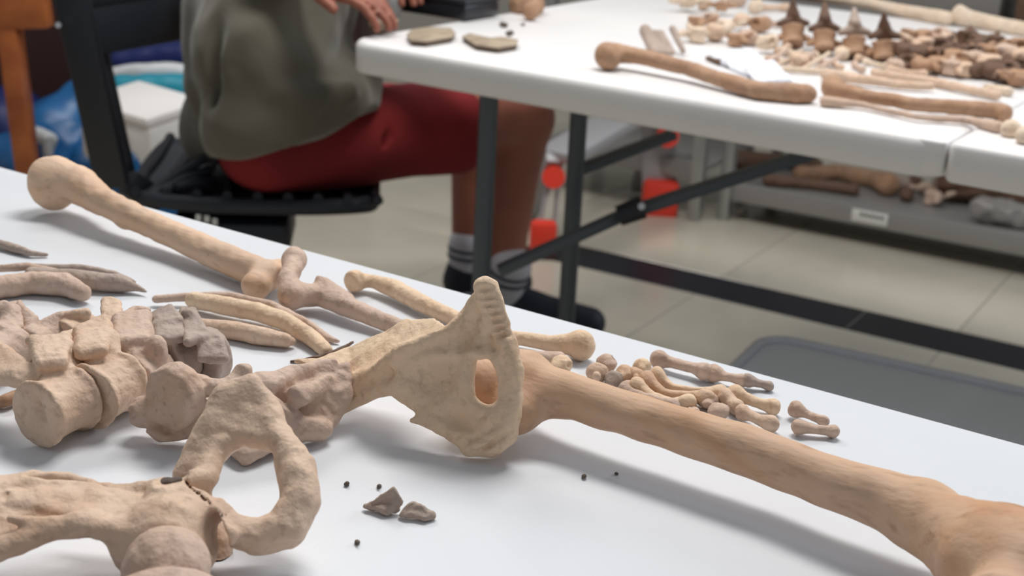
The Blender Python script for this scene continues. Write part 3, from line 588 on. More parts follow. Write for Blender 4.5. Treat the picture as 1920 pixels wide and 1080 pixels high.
phal('finger_bone', 'short tan finger bone between the two long ones', [(1362, 740, .9, 13), (1382, 758, .8, 12)], 'tan', fg)
phal('finger_bone', 'long yellowish finger bone, upper right of the hand', [(1380, 735, 1.0, 14), (1415, 750, .8, 10), (1450, 760, .7, 12)], 'cream', fg)
phal('finger_bone', 'long tan finger bone below the yellowish one', [(1392, 770, .8, 12), (1420, 784, .7, 10), (1446, 792, .7, 13)], 'tan', fg)
phal('finger_bone', 'stray finger bone lying apart on the right, upper one', [(1492, 764, .8, 12), (1515, 776, .6, 8), (1545, 788, .5, 8)], 'pink', fg)
phal('finger_bone', 'stray finger bone lying apart on the right, lower one', [(1498, 800, .6, 11), (1530, 806, .5, 9), (1562, 808, .5, 10)], 'pink', fg)

bone('bone_fragment', 'pointed dark brown bone crumb in front of the upright hip bone', 'bone', [('p', [(690, 948, .3, 5), (738, 915, 1.5, 5), (748, 940, .7, 7), (722, 955, .4, 8)]), chain([(684, 948, .3, 4), (745, 955, .3, 5)])], .0009, 'grey', k=.002, amp=.0008, freq=400)
bone('bone_fragment', 'flat grey bone crumb right of the pointed one', 'bone', [('p', [(755, 962, .3, 8), (770, 945, .7, 7), (808, 965, .3, 9), (795, 970, .3, 6)])], .0009, 'grey', k=.002, amp=.0008, freq=400)
for i, (x, y) in enumerate([(712, 912), (670, 1018), (1095, 894), (1156, 888), (650, 907)]):
    lumps('crumb', 'tiny dark soil crumb on the near table, '+['just above the pointed bone crumb', 'frontmost, below the bone crumbs', 'left of the pair below the thigh bone', 'right of the pair below the thigh bone', 'by the ring shaped hip bone'][i], 'crumb', x, y, .05, 3.2 if i != 3 else 2.5, 'dirt_and_shade', .0005, 'soil crumbs on near table', seed=i)

#==================================================================== FAR TABLE
def fb(name, lb, ops, m, group=None, vox=.0026, k=.006, amp=.0008, freq=120, cat='bone'): return bone(name, lb, cat, ops, vox, m, group, k=k, amp=amp, freq=freq)
fb('humerus', 'long brown bone with knobbed head along the front edge of the far table', [('e', [(1140, 105, 2.2)], {'r': (26, 26, 24)}), chain([(1150, 98, 2.4, 18), (1200, 106, 2.4, 15), (1290, 128, 2.0, 14), (1360, 152, 1.5, 15), (1420, 170, 1.3, 17), (1490, 176, 1.3, 20)]), ('e', [(1510, 176, 1.3)], {'r': (22, 19, 18)})], 'brown')
fb('shin_bone', 'thick brown shin bone on the front right of the far table', [('e', [(1560, 163, 1.6)], {'r': (20, 22, 18)}), chain([(1560, 165, 1.6, 18), (1620, 180, 1.5, 13), (1720, 196, 1.4, 13), (1820, 203, 1.3, 15), (1875, 208, 1.3, 16)]), ('e', [(1885, 212, 1.3)], {'r': (14, 18, 16)})], 'brown')
fb('fibula', 'thin pinkish bone lying in front of the thick shin bone', [chain([(1548, 190, .8, 11), (1620, 197, .7, 6), (1720, 220, .7, 6), (1820, 226, .7, 8), (1870, 238, .8, 12)])], 'pink')
fb('forearm_bone', 'flat tan bone behind the brown shin bone', [chain([(1550, 140, 1.0, 12), (1620, 150, 1.0, 9), (1700, 160, .9, 8), (1745, 162, .9, 8)])], 'tan')
fb('forearm_bone', 'pale bone behind the shin bone, its right half', [chain([(1640, 135, .9, 8), (1740, 150, .9, 9), (1820, 168, .9, 8), (1870, 178, .9, 9)])], 'tan')
fb('long_bone', 'long pale bone on the back edge of the far table', [chain([(1530, -12, 1.2, 11), (1620, 5, 1.2, 11), (1700, 22, 1.2, 12), (1775, 35, 1.3, 14)])], 'pale')
fb('long_bone', 'pale bone with raised knob at the back right of the far table', [('e', [(1800, 22, 2.8)], {'r': (13, 14, 12)}), chain([(1800, 30, 2.0, 17), (1850, 42, 1.4, 14), (1935, 58, 1.2, 14)])], 'pale')
fb('shoulder_blade', 'thin upright grey bone behind the brown arm bone', [('p', [(1212, 60, 3.0, 7), (1240, 60, 3.4, 6), (1262, 98, 1.0, 5), (1228, 96, 1.0, 6)]), chain([(1210, 55, 3.4, 11), (1225, 95, .9, 9)]), chain([(1262, 52, 3.8, 7), (1280, 95, 1.0, 5)])], 'grey')
# three standing vertebrae with tall spines
for i, (x, y, tip, lb) in enumerate([(1546, 70, 6, 'standing vertebra with the tallest dark spine, left of three'), (1602, 78, 16, 'standing vertebra with dark spine, middle of three'), (1658, 84, 34, 'standing vertebra with short dark spine, right of three'), (1487, 60, 4, 'vertebra seen side on, just left of the three standing ones')]):
    vo_ = fb('vertebra', lb, [('y', [(x, y+24, 1.0, 22), (x, y-8, 3.6, 24)], {'waist': .2, 'round': .0015}), chain([(x-30, y+12, 1.8, 6), (x, y+2, 2.4, 8), (x+30, y+14, 1.8, 6)]), ('-e', [(x, y-14, 5.2)], {'r': (17, 6, 8), 'k': .002})], 'brown', 'standing vertebrae on the far table', vox=.0022, k=.003)
    V, Fc = sdf_geo([('c', [(x, y-20, 4.0, 17), (x, y-34, 5.4, 12), (x, min(tip, y-58), 7.6, 4)]), chain([(x-26, y-16, 3.9, 6), (x, y-24, 4.5, 10), (x+26, y-16, 3.9, 6)])], .0022, k=.003, amp=.0006, freq=120)
    mk('spine', V, Fc, M[['dark', 'grey', 'dark', 'dark'][i]], vo_)
# jumbled small bones
protos = []
def small_proto(i):
    g = np.random.default_rng(100+i); rr = .011
    if i % 3 == 0:   # vertebra like
        ops = [('y', [(0, 0, .002, .012), (0, 0, .020, .011)], {'waist': .15, 'round': .002}), ('c', [(-.026, .004, .012, .004), (0, .010, .012, .006), (.026, .004, .012, .004)]), ('c', [(0, .010, .012, .006), (0, .03, .02, .003)]), ('-e', [(0, .015, .012)], {'r': (.004, .004, .03), 'B': np.eye(3), 'k': .001})]
    elif i % 3 == 1: # irregular chunk
        ops = [('e', [(0, 0, .010)], {'r': (.015, .011, .010), 'B': np.eye(3)})]+[('e', [(g.uniform(-.012, .012), g.uniform(-.008, .008), .008+g.uniform(0, .008))], {'r': tuple(g.uniform(.004, .008, 3)), 'B': np.eye(3)}) for _ in range(5)]+[('-e', [(.004, -.008, .014)], {'r': (.005, .005, .005), 'B': np.eye(3), 'k': .002})]
    else:            # short long bone
        ops = [('c', [(-.024, 0, .007, .007), (-.008, .001, .006, .0042), (.01, .001, .006, .0042), (.024, 0, .007, .0065)])]
    V, Fc = sdf_geo(ops, .0022, k=.004, amp=.0009, freq=240, seed=i, world=True); V[:, 2] = np.maximum(V[:, 2], 0)
    me = bpy.data.meshes.new('small_bone'); me.from_pydata(V.tolist(), [], Fc.tolist()); me.polygons.foreach_set('use_smooth', [True]*len(me.polygons)); return me
for i in range(6): protos.append(small_proto(i))
cache = {}
def scatter(name, lb, group, spots, mats, kinds, base=T, zj=0, cat='bone', sc=(.8, 1.25)):
    for j, (x, y, z) in enumerate(spots):
        kd = kinds[j % len(kinds)]; mm = mats[j % len(mats)]
        if (kd, mm) not in cache:
            me = protos[kd].copy(); me.materials.clear(); me.materials.append(M[mm]); cache[(kd, mm)] = me
        o = bpy.data.objects.new(name, cache[(kd, mm)]); COL.objects.link(o)
        p = at(x, y, base+z/100+.008); o.location = (p[0], p[1], base+z/100+.0003); o.rotation_euler = (0, 0, random.uniform(0, 6.28)); s_ = random.uniform(*sc); o.scale = (s_,)*3
        tagit(o, lb[j] if isinstance(lb, list) else lb, cat, group)
ORD = ['first', 'second', 'third', 'fourth', 'fifth', 'sixth', 'seventh', 'eighth', 'ninth', 'tenth', 'eleventh', 'twelfth']
spots = []
for (x, y) in [(1290, 12), (1325, 8), (1355, 20), (1385, 10), (1420, 22), (1452, 14), (1300, 48), (1330, 40), (1362, 52), (1392, 42), (1425, 50), (1455, 44), (1310, 72), (1342, 68), (1375, 80), (1405, 72), (1438, 82), (1465, 95)]:
    spots.append((x+random.uniform(-6, 6), y+random.uniform(-5, 5), random.choice([0, 0, .6])))
lbl = ['small bone left of the standing vertebrae, %s row, %s from left' % (['back', 'middle', 'front'][i//6], ORD[i % 6]) for i in range(18)]
scatter('small_bone', lbl, 'small bones left of the standing vertebrae', spots, ['pale', 'tan', 'brown', 'pink'], [0, 1, 3, 4, 1, 2], sc=(1.0, 1.45))
spots = []; lbl = []
for k, x in enumerate(range(1705, 1925, 26)):
    for ri, yy in enumerate((70, 88, 106, 124)): spots.append((x+random.uniform(-5, 5), yy+(x-1705)*.13+random.uniform(-3, 3), [1.6, 1.2, .5, 0][ri])); lbl.append('brown bone, %s from left in the %s row right of standing vertebrae' % (ORD[k], ['rearmost', 'second', 'third', 'front'][ri]))
scatter('small_bone', lbl, 'small bones right of the standing vertebrae', spots, ['brown', 'pink', 'dark', 'dark', 'brown', 'tan', 'dark'], [3, 0, 1, 4, 0], sc=(1.1, 1.5))
spots = [(x, y, 0) for x, y in [(1440, 108), (1470, 112), (1500, 118), (1535, 112), (1570, 120), (1610, 124), (1645, 118), (1680, 128), (1580, 104), (1625, 106), (1700, 134), (1500, 100)]]
spots.sort(key=lambda q: q[0]); scatter('small_bone', ['small pale bone between the standing vertebrae and the shin bones, %s from left' % ORD[i] for i in range(12)], 'small bones in front of the standing vertebrae', spots, ['pale', 'pink', 'tan'], [2, 5, 1, 2], sc=(.8, 1.1))
ribn = 'thin pale slanted rib before the standing vertebrae'
for j in range(5):
    x = 1425+j*26
    fb('rib', ribn+', %s from left' % ORD[j], [chain([(x, 122+j*2, .4, 4), (x+25, 110+j*2, 1.0, 5), (x+52, 92+j*2, 1.4, 4)])], ['pink', 'pale'][j % 2], 'slanted ribs on the far table')
fb('rib', 'long thin pale rib behind the white plastic on the far table', [chain([(1420, 128, .5, 5), (1500, 130, .8, 6), (1600, 138, .6, 5)])], 'pale')
fb('rib', 'dark thin rib by the white plastic sheet', [chain([(1325, 108, .4, 4), (1350, 118, .4, 6), (1385, 112, .5, 4)])], 'dark')
fb('bone_fragment', 'pale knobbly bone cut by the right picture edge', [('e', [(1895, 242, 1.0)], {'r': (20, 19, 18)}), ('e', [(1925, 255, 1.0)], {'r': (22, 19, 20)})], 'pale')
fb('bone_fragment', 'cream bone fragment right of the shin bones', [chain([(1850, 165, .6, 8), (1890, 172, .7, 10)])], 'pale')
# crumpled white plastic
bone('plastic_sheet', 'crumpled white plastic sheet on the far table beside the brown arm bone', 'plastic sheet', [('p', [(1335, 105, .8, 6), (1400, 95, 1.4, 7), (1460, 135, 1.0, 6), (1400, 140, .3, 5)]), ('p', [(1400, 130, .9, 6), (1450, 118, 1.5, 6), (1480, 148, .4, 5), (1420, 152, .3, 4)])], .0026, 'paper', k=.004, amp=.002, freq=120)
# sherds, box, skull piece
def sherd(lb, pts, m='sherd'):
    P = [pt(x, y, .9) for x, y in pts]; n = len(P); c = sum(P)/n; V = []
    for p in P: V.append(p)
    for p in P: q = c+(p-c)*.93; V.append(np.array([q[0], q[1], T+.0005]))
    V.append(c+UP*.004); top = [[i, (i+1) % n, 2*n] for i in range(n)]
    Fc = top+[[i, n+i, n+(i+1) % n, (i+1) % n] for i in range(n)]+[[n+i for i in range(n)][::-1]]
    o = mk('pottery_sherd', V, Fc, M['sherd'], None, smooth=False, base=True); o.data.materials.append(M['sherdedge'])
    for f in o.data.polygons[n:2*n]: f.material_index = 1
    bm = bmesh.new(); bm.from_mesh(o.data); bmesh.ops.recalc_face_normals(bm, faces=bm.faces); bm.to_mesh(o.data); bm.free()
    tagit(o, lb, 'sherd', 'flat sherds at the table end')
sherd('flat grey sherd at the very corner of the far table', [(690, 44), (710, 36), (748, 36), (742, 48), (718, 56), (700, 56)])
sherd('flat six sided tan sherd, the middle one near the table corner', [(762, 65), (772, 55), (805, 50), (845, 52), (855, 62), (848, 70), (800, 78), (770, 76)])
sherd('curved ragged tan sherd, right of the six sided one', [(866, 68), (880, 62), (905, 72), (940, 68), (972, 74), (970, 84), (935, 90), (892, 84)])
for i, (x, y, r) in enumerate([(944, 46, 9), (980, 46, 5), (955, 62, 9)]):
    lumps('crumb', ['dark crumb behind the ragged sherd, left one', 'dark crumb behind the ragged sherd, right one', 'thin grey crumb just above the ragged sherd'][i], 'crumb', x, y, .2, r, 'dirt_and_shade', .002, 'crumbs behind the sherds', seed=i, sq=.4)
bx = empty('black_box', at(845, 10, T+.001), 'flat black box at the end of the far table beside the hands', 'box')
bc = at(842, 12, T+.015); bc[2] = T+.016
box('box_base', bc, (.15, .11, .028), M['box'], bx, ax=e1, ay=e2, bev=.006); box('box_lid', bc+UP*.019, (.154, .114, .010), M['black'], bx, ax=e1, ay=e2, bev=.004)
lumps('bone_fragment', 'rough tan lump of bone standing right of the black box', 'bone', 988, 8, 1.6, 34, 'brown', .002, None, seed=81, sq=.85)
cu = empty('plastic_cup', at(722, 20, T), 'clear plastic cup at the far table corner beside the black box', 'cup')
cb = at(724, 30, T+.001); P = []
V = []; Fc = []; ns = 24
for zz, rr in ((0, 0.0001), (0, .026), (.07, .034), (.07, .0325), (.003, .0245), (.003, .0001)):
    for k in range(ns): a = 2*math.pi*k/ns; V.append(cb+np.array([rr*math.cos(a), rr*math.sin(a), zz]))
for i in range(5):
    for k in range(ns): k2 = (k+1) % ns; Fc.append([i*ns+k, i*ns+k2, (i+1)*ns+k2, (i+1)*ns+k])
mk('cup_wall', V, Fc, M['cup'], cu)
rm_ = [cb+np.array([.0335*math.cos(2*math.pi*k/24), .0335*math.sin(2*math.pi*k/24), .07]) for k in range(25)]
tube('cup_rim', rm_, .0012, M['cup'], cu, seg=6)

#==================================================================== PERSON
wd = lambda x, y, Y, r: tuple(aty(x, y, Y))+(r,)
per = empty('person', (-.3, 2.6, 0), 'person in olive T-shirt and red shorts sitting at the far table, hands resting on it', 'person')
hipN = wd(505, 255, 2.54, .075); kneN = wd(985, 222, 2.86, .058); ankN = wd(948, 530, 2.86, .038); heeN = wd(930, 590, 2.88, .036); toeN = wd(1080, 598, 2.86, .03)
hipF = wd(525, 235, 2.80, .08); kneF = wd(900, 215, 3.08, .055); ankF = wd(876, 490, 3.08, .036); heeF = wd(872, 545, 3.08, .034); toeF = wd(945, 560, 3.10, .03)
pel = wd(500, 235, 2.66, .085)
hipc = np.array(pel[:3]); sdir = np.array(hipF[:3])-np.array(hipN[:3]); sdir[2] = 0; sdir /= np.linalg.norm(sdir); fwd = np.array([sdir[1], -sdir[0], 0])
chest = hipc+UP*.36+fwd*.06; neck = hipc+UP*.56+fwd*.09; head = neck+UP*.17+fwd*.05
shN = chest+UP*.10-sdir*.18; shF = chest+UP*.10+sdir*.18
elN = aty(500, -60, 2.40); wrN = aty(585, -10, 2.36); elN[2] = max(elN[2], T+.05); wrN[2] = T+.075
elF = aty(600, -110, 2.75); wrF = aty(680, -45, 2.62); elF[2] = T+.07; wrF[2] = T+.08
c4 = lambda p, r: (p[0], p[1], p[2], r)
body_ops = [('c', [hipN, c4((np.array(hipN[:3])+np.array(kneN[:3]))/2, .078), kneN]), ('c', [kneN, wd(962, 320, 2.885, .058), wd(952, 440, 2.875, .044), ankN, heeN]),
  ('c', [hipF, c4((np.array(hipF[:3])+np.array(kneF[:3]))/2, .074), kneF]), ('c', [kneF, wd(890, 330, 3.1, .054), ankF, heeF]), ('c', [heeN, toeN]), ('c', [heeF, toeF]),
  ('c', [pel, c4(hipc+UP*.2, .12), c4(chest, .125), c4(chest+UP*.08, .10)]), ('c', [c4(hipc-sdir*.07+UP*.1, .1), c4(chest-sdir*.08, .11)]), ('c', [c4(hipc+sdir*.07+UP*.1, .1), c4(chest+sdir*.08, .11)]),
  ('c', [c4(shN, .06), c4(shF, .06)]), ('c', [c4(neck-UP*.1, .06), c4(neck+UP*.03, .053), c4(head-UP*.05, .05)]),
  ('e', [tuple(head)], {'r': (.098, .078, .118), 'B': np.array([fwd, sdir, UP])}), ('e', [tuple(head+fwd*.03-UP*.07)], {'r': (.062, .052, .05), 'B': np.array([fwd, sdir, UP])}),
  ('c', [c4(head+fwd*.092+UP*.005, .010), c4(head+fwd*.112-UP*.025, .014)], {'k': .012}), ('c', [c4(head+fwd*.088-UP*.062-sdir*.02, .007), c4(head+fwd*.088-UP*.062+sdir*.02, .007)], {'k': .006}),
  ('e', [tuple(head+sdir*.078)], {'r': (.02, .008, .032), 'B': np.array([fwd, sdir, UP]), 'k': .008}), ('e', [tuple(head-sdir*.078)], {'r': (.02, .008, .032), 'B': np.array([fwd, sdir, UP]), 'k': .008}),
  ('-e', [tuple(head+fwd*.105+UP*.015+sdir*.032)], {'r': (.02, .016, .012), 'B': np.array([fwd, sdir, UP]), 'k': .008}), ('-e', [tuple(head+fwd*.105+UP*.015-sdir*.032)], {'r': (.02, .016, .012), 'B': np.array([fwd, sdir, UP]), 'k': .008}),
  ('c', [c4(shN, .05), c4(elN, .04)]), ('c', [c4(elN, .04), c4(wrN, .027)]), ('c', [c4(shF, .05), c4(elF, .04)]), ('c', [c4(elF, .04), c4(wrF, .027)])]
def hand(wr, el, side):
    d = wr-el; d[2] *= .2; d /= np.linalg.norm(d); sd = np.cross(UP, d)*side; palm = wr+d*.055-UP*.012
    ops = [('p', [c4(wr+d*.01-sd*.02, .015), c4(wr+d*.01+sd*.02, .015), c4(wr+d*.085+sd*.034-UP*.012, .012), c4(wr+d*.085-sd*.034-UP*.012, .012)], {'k': .008})]
    for i, (o_, l) in enumerate([(-.033, .07), (-.011, .082), (.011, .078), (.032, .06)]):
        b = wr+d*.088+sd*o_-UP*.012; ops.append(('c', [c4(b, .0095), c4(b+d*l*.5-UP*.012, .0085), c4(b+d*l*.8-UP*.032, .0078), c4(b+d*l*.88-UP*.045, .007)], {'k': .003}))
    b = wr+d*.02-sd*.028; ops.append(('c', [c4(b, .013), c4(b+d*.03-sd*.025-UP*.015, .011), c4(b+d*.062-sd*.03-UP*.03, .009)], {'k': .006})); return ops
body_ops += hand(wrN, elN, 1)+hand(wrF, elF, -1)
def pmesh(name, ops, vox, m, parent, lb=None, k=.03, amp=0, freq=20, clamp=None):
    SEED[0] += 1; V, Fc = sdf_geo(ops, vox, k=k, amp=amp, freq=freq, seed=SEED[0], world=True)
    if clamp is not None: V[:, 2] = np.maximum(V[:, 2], clamp)
    o = mk(name, V, Fc, M[m], parent)
    if lb: o['label'] = lb
    return o
pmesh('body', body_ops, .006, 'skin', per, 'bare skin of legs, arms and hands', k=.02, clamp=.012)
# eyes and hair
for s_ in (-1, 1):
    V, Fc = sdf_geo([('e', [tuple(head+fwd*.086+UP*.015+sdir*.032*s_)], {'r': (.011, .011, .011), 'B': np.eye(3)})], .003, world=True); mk('eye', V, Fc, M['label'], per)
pmesh('hair', [('e', [tuple(head+UP*.028-fwd*.012)], {'r': (.104, .086, .108), 'B': np.array([fwd, sdir, UP])}), ('-e', [tuple(head+fwd*.085-UP*.04)], {'r': (.085, .12, .1), 'B': np.array([fwd, sdir, UP]), 'k': .01}), ('-c', [c4(head-UP*.16, .1), c4(head-UP*.1-fwd*.02, .06)], {'k': .01})], .006, 'hair', per, k=.01)
# shirt: draped, with hem over the lap
sh = [('c', [wd(510, 195, 2.60, .155), wd(505, 140, 2.60, .160), wd(500, 40, 2.62, .158), c4(chest, .15), c4(chest+UP*.07, .12)]),
  ('c', [wd(505, 208, 2.44, .105), wd(490, 100, 2.46, .125), c4(chest-sdir*.1, .12)]), ('c', [wd(470, 235, 2.42, .082), wd(540, 225, 2.43, .082)]), ('c', [wd(520, 200, 2.80, .10), c4(chest+sdir*.1, .12)]),
  ('c', [wd(590, 190, 2.50, .088), wd(640, 178, 2.55, .075), wd(640, 150, 2.75, .08)]), ('c', [wd(455, 250, 2.44, .062), wd(545, 238, 2.44, .062), wd(625, 190, 2.48, .06)]), ('c', [wd(455, 235, 2.66, .12), wd(560, 215, 2.68, .1)]),
  ('c', [c4(shN, .075), c4(shN+(elN-shN)*.55, .068)]), ('c', [c4(shF, .075), c4(shF+(elF-shF)*.55, .068)]), ('c', [c4(neck-UP*.08, .09), c4(chest+UP*.1, .1)]),
  ('-c', [wd(455, 50, 2.33, .012), wd(520, 140, 2.335, .022), wd(575, 168, 2.35, .024), wd(640, 150, 2.4, .022), wd(690, 110, 2.42, .02)], {'k': .03}), ('c', [wd(470, 70, 2.36, .02), wd(525, 165, 2.36, .022), wd(580, 192, 2.38, .024), wd(650, 172, 2.42, .02)], {'k': .03}), ('-e', [tuple(aty(640, 50, 2.32))], {'r': (.10, .12, .09), 'B': np.eye(3), 'k': .04}), ('-c', [wd(400, 20, 2.36, .012), wd(408, 120, 2.37, .012), wd(415, 190, 2.38, .008)], {'k': .03}), ('-c', [wd(520, 60, 2.26, .012), wd(545, 130, 2.28, .012), wd(580, 165, 2.31, .012)], {'k': .02}),
  ('-c', [wd(440, 40, 2.30, .012), wd(430, 130, 2.32, .012)], {'k': .03}), ('-c', [wd(610, 230, 2.36, .008), wd(630, 200, 2.38, .012), wd(640, 150, 2.4, .01)], {'k': .02}),
  ('-p', [wd(300, 372, 2.2, .072), wd(480, 370, 2.2, .07), wd(480, 370, 3.0, .07), wd(300, 372, 3.0, .072)], {'k': .01}), ('-p', [wd(480, 370, 2.2, .07), wd(600, 345, 2.25, .07), wd(600, 330, 3.0, .07), wd(480, 370, 3.0, .07)], {'k': .01}), ('-p', [wd(600, 345, 2.25, .07), wd(720, 280, 2.3, .07), wd(720, 270, 3.0, .07), wd(600, 330, 3.0, .07)], {'k': .01}),
  ('-c', [c4(neck-UP*.02, .062), c4(neck+UP*.1, .09)], {'k': .006})]
pmesh('tshirt', sh, .006, 'shirt', per, 'loose olive grey cotton T-shirt', k=.035, amp=.0045, freq=22)
mid = lambda a, b, t: np.array(a[:3])*(1-t)+np.array(b[:3])*t
shs = [('c', [wd(500, 268, 2.50, .092), wd(600, 262, 2.56, .095), wd(730, 250, 2.66, .093), wd(845, 240, 2.74, .095)]), ('c', [wd(505, 260, 2.64, .108), wd(600, 250, 2.70, .09)]), ('c', [wd(520, 245, 2.78, .10), wd(650, 240, 2.88, .092), wd(800, 232, 3.0, .09)]),
  ('c', [wd(500, 235, 2.64, .11), wd(490, 180, 2.64, .11)]), ('c', [wd(520, 305, 2.52, .05), wd(680, 300, 2.6, .045)]), ('p', [wd(640, 260, 2.6, .06), wd(860, 258, 2.8, .06), wd(850, 240, 2.95, .06), wd(660, 240, 2.8, .06)]),
  ('-c', [wd(765, 185, 2.545, .006), wd(735, 250, 2.555, .008), wd(682, 295, 2.545, .006)], {'k': .01}), ('-c', [wd(925, 200, 2.8, .1), wd(960, 240, 2.85, .12)], {'k': .004, 'x': 1})]
pmesh('shorts', shs, .006, 'shorts', per, 'dark red shorts', k=.02, amp=.003, freq=18)
for (a, h, t_, px0) in ((ankN, heeN, toeN, 0), (ankF, heeF, toeF, 0)):
    a3, h3, t3 = (np.array(q[:3]) for q in (a, h, t_)); up_ = a3+(a3-h3)/np.linalg.norm(a3-h3)*.045
    sk = pmesh('sock', [('c', [c4(up_, .046), c4(a3, .044), c4(h3+UP*.01, .04)]), ('c', [c4(h3, .038), c4((h3+t3)/2, .036)])], .005, 'sock', per, 'white sock with dark stripes', k=.01)
    for tt in (.15, .55): q = up_*(1-tt)+a3*tt; qd = (a3-up_)/np.linalg.norm(a3-up_); tube('stripe', [q, q+qd*.008], .0475, M['sockband'], sk, seg=20)
    d3 = t3-h3; d3[2] = 0; d3 /= np.linalg.norm(d3); hb = h3.copy(); tb = t3.copy(); hb[2] = .048; tb[2] = .042; tb += d3*.03
    sh_ = pmesh('shoe', [('c', [c4(hb-d3*.01, .044), c4((hb+tb)/2+UP*.006, .046), c4(tb, .036)]), ('c', [c4(hb+UP*.035, .042), c4(hb+d3*.07+UP*.02, .038)])], .005, 'shoe', per, 'dark navy shoe', k=.02, clamp=.014)
    V, Fc = tube_geo([hb-d3*.045, hb, (hb+tb)/2, tb, tb+d3*.03], [.02, .044, .045, .038, .018], 16); V[:, 2] = np.where(V[:, 2] > hb[2], .018, .001); mk('sole', V, Fc, M['sole'], sh_)

#==================================================================== CHAIR
ch = empty('office_chair', (-.5, 2.55, 0), 'black office chair with slatted seat under the seated person', 'chair')
sc_ = aty(455, 368, 2.5); sz = sc_[2]-.012
# seat: curved shell and ribs
def seat_z(u, v): return sz-.0+.05*max(0, -u-.1)+.03*(abs(v)/.25)**2
V = []; Fc = []; nu, nv = 16, 12
cen = np.array([sc_[0]-.0, 2.66, 0])
for L_ in (0, 1):
    for i in range(nu+1):
        for j in range(nv+1):
            u = -.24+.48*i/nu; v = -.23+.46*j/nv; rr = 1-.12*(abs(v)/.23)**3
            V.append(cen+fwd*(u*rr)+sdir*(v*(1-.12*(abs(u)/.24)**3))+UP*(seat_z(u, v)-.028*L_-.0))
n_ = (nu+1)*(nv+1)
for i in range(nu):
    for j in range(nv):
        a = i*(nv+1)+j; q = [a, a+1, a+nv+2, a+nv+1]; Fc.append(q[::-1]); Fc.append([v+n_ for v in q])
rimi = [j for j in range(nv+1)]+[i*(nv+1)+nv for i in range(1, nu+1)]+[nu*(nv+1)+j for j in range(nv-1, -1, -1)]+[i*(nv+1) for i in range(nu-1, 0, -1)]
for a, b in zip(rimi, rimi[1:]+rimi[:1]): Fc.append([a, b, b+n_, a+n_])
mk('seat', V, Fc, M['blackmesh'], ch)
for i in range(9):
    u = -.22+.055*i
    tube('seat_rib', [cen+fwd*(u+.02*abs(v)/.25)+sdir*v+UP*(seat_z(u, v)+.004) for v in np.linspace(-.215, .215, 9)], .010, M['black'], ch, seg=8)
# ribs sweeping behind the person (side wing of the seat)
for i in range(4):
    a = aty(262+22*i, 372-6*i, 2.46); b = aty(330+16*i, 330+6*i, 2.5); c_ = aty(385+8*i, 296+22*i, 2.54); tube('seat_rib', [a, b, c_], .010, M['blackmesh'], ch, seg=8)
box('seat_housing', aty(440, 425, 2.52), (.22, .2, .075), M['black'], ch, ax=fwd, ay=sdir, bev=.02)
hp = aty(385, 413, 2.38)
for i, (x, y) in enumerate([(372, 409), (388, 411), (403, 416)]): box('maker_mark', aty(x, y, 2.385), (.009, .004, .012), M['label'], ch, bev=.0005)
col_b = np.array([cen[0], cen[1], 0]); tube('gas_column', [col_b+UP*.06, col_b+UP*(sz-.06)], .026, M['black'], ch, seg=14)
for k in range(5):
    a = 2*math.pi*k/5+.35; d = np.array([math.cos(a), math.sin(a), 0]); lg = tube('base_leg', [col_b+UP*.09+d*.02, col_b+UP*.065+d*.28], [.022, .014], M['black'], ch, seg=10, flat=.8)
    e = col_b+d*.27; sd = np.cross(UP, d); tube('caster', [e+UP*.028-sd*.022, e+UP*.028+sd*.022], .027, M['black'], lg, seg=16)
# back frame: two uprights and panel
for (xa, ya, xb, yb, Y0, Y1, wd_) in ((128, -40, 212, 350, 2.36, 2.40, .058), (176, 60, 240, 345, 2.52, 2.5, .034), (350, -40, 385, 300, 2.66, 2.62, .02)):
    bar('back_upright', aty(xa, ya, Y0), aty(xb, yb, Y1), .03, wd_, M['black'], ch, side=f_, bev=.006)
bar('back_panel', aty(150, 55, 2.42), aty(350, 25, 2.74), .10, .022, M['blackmesh'], ch, side=UP, bev=.008)
bar('back_panel', aty(150, -40, 2.42), aty(350, -60, 2.74), .10, .022, M['blackmesh'], ch, side=UP, bev=.008)
tube('bolt', [aty(109, 47, 2.325), aty(109, 47, 2.34)], .005, M['bolt'], ch, seg=10)
bar('arm_bracket', aty(236, 340, 2.45), aty(300, 380, 2.5), .05, .03, M['black'], ch, side=UP, bev=.008)

#==================================================================== LEFT BACKGROUND
wt = empty('wooden_stool', aty(40, 250, 3.3)*[1, 1, 0], 'orange brown wooden stool in the top left corner behind the chair', 'stool')
q = aty(20, 20, 3.2)
bar('rail', aty(-60, 22, 3.2), aty(92, 18, 3.2), .08, .05, M['wood'], wt, side=UP, bev=.004)
def leg_to_floor(xa, ya, xb, yb, Y): 
    a = aty(xa, ya, Y); b = aty(xb, yb, Y); d = (b-a)/(a[2]-b[2]); return a, a+d*(a[2]-.0)
a, b = leg_to_floor(14, 30, 42, 250, 3.2); bar('leg', a, b, .045, .045, M['wood'], wt, side=r0, bev=.004)
bar('leg', a+np.array([-.07, .2, 0]), b+np.array([-.07, .2, 0]), .045, .045, M['wood'], wt, side=r0, bev=.004)
a, b = leg_to_floor(-120, 30, -110, 250, 3.2); bar('leg', a, b, .045, .045, M['wood'], wt, side=r0, bev=.004)
bar('leg', a+np.array([0, .2, 0]), b+np.array([0, .2, 0]), .045, .045, M['wood'], wt, side=r0, bev=.004)
sq_ = aty(0, -32, 3.4); box('seat', (sq_[0]-.02, 3.31, aty(0, -18, 3.2)[2]+.03), (.42, .27, .04), M['wood'], wt, bev=.006)
cab = empty('cabinet', (-1.15, 4.3, 0), 'dark reddish wooden cabinet behind the bags, top left', 'cabinet')
box('cabinet_body', (-1.15, 4.45, .45), (1.3, .4, .9), M['darkwood'], cab, bev=.004)
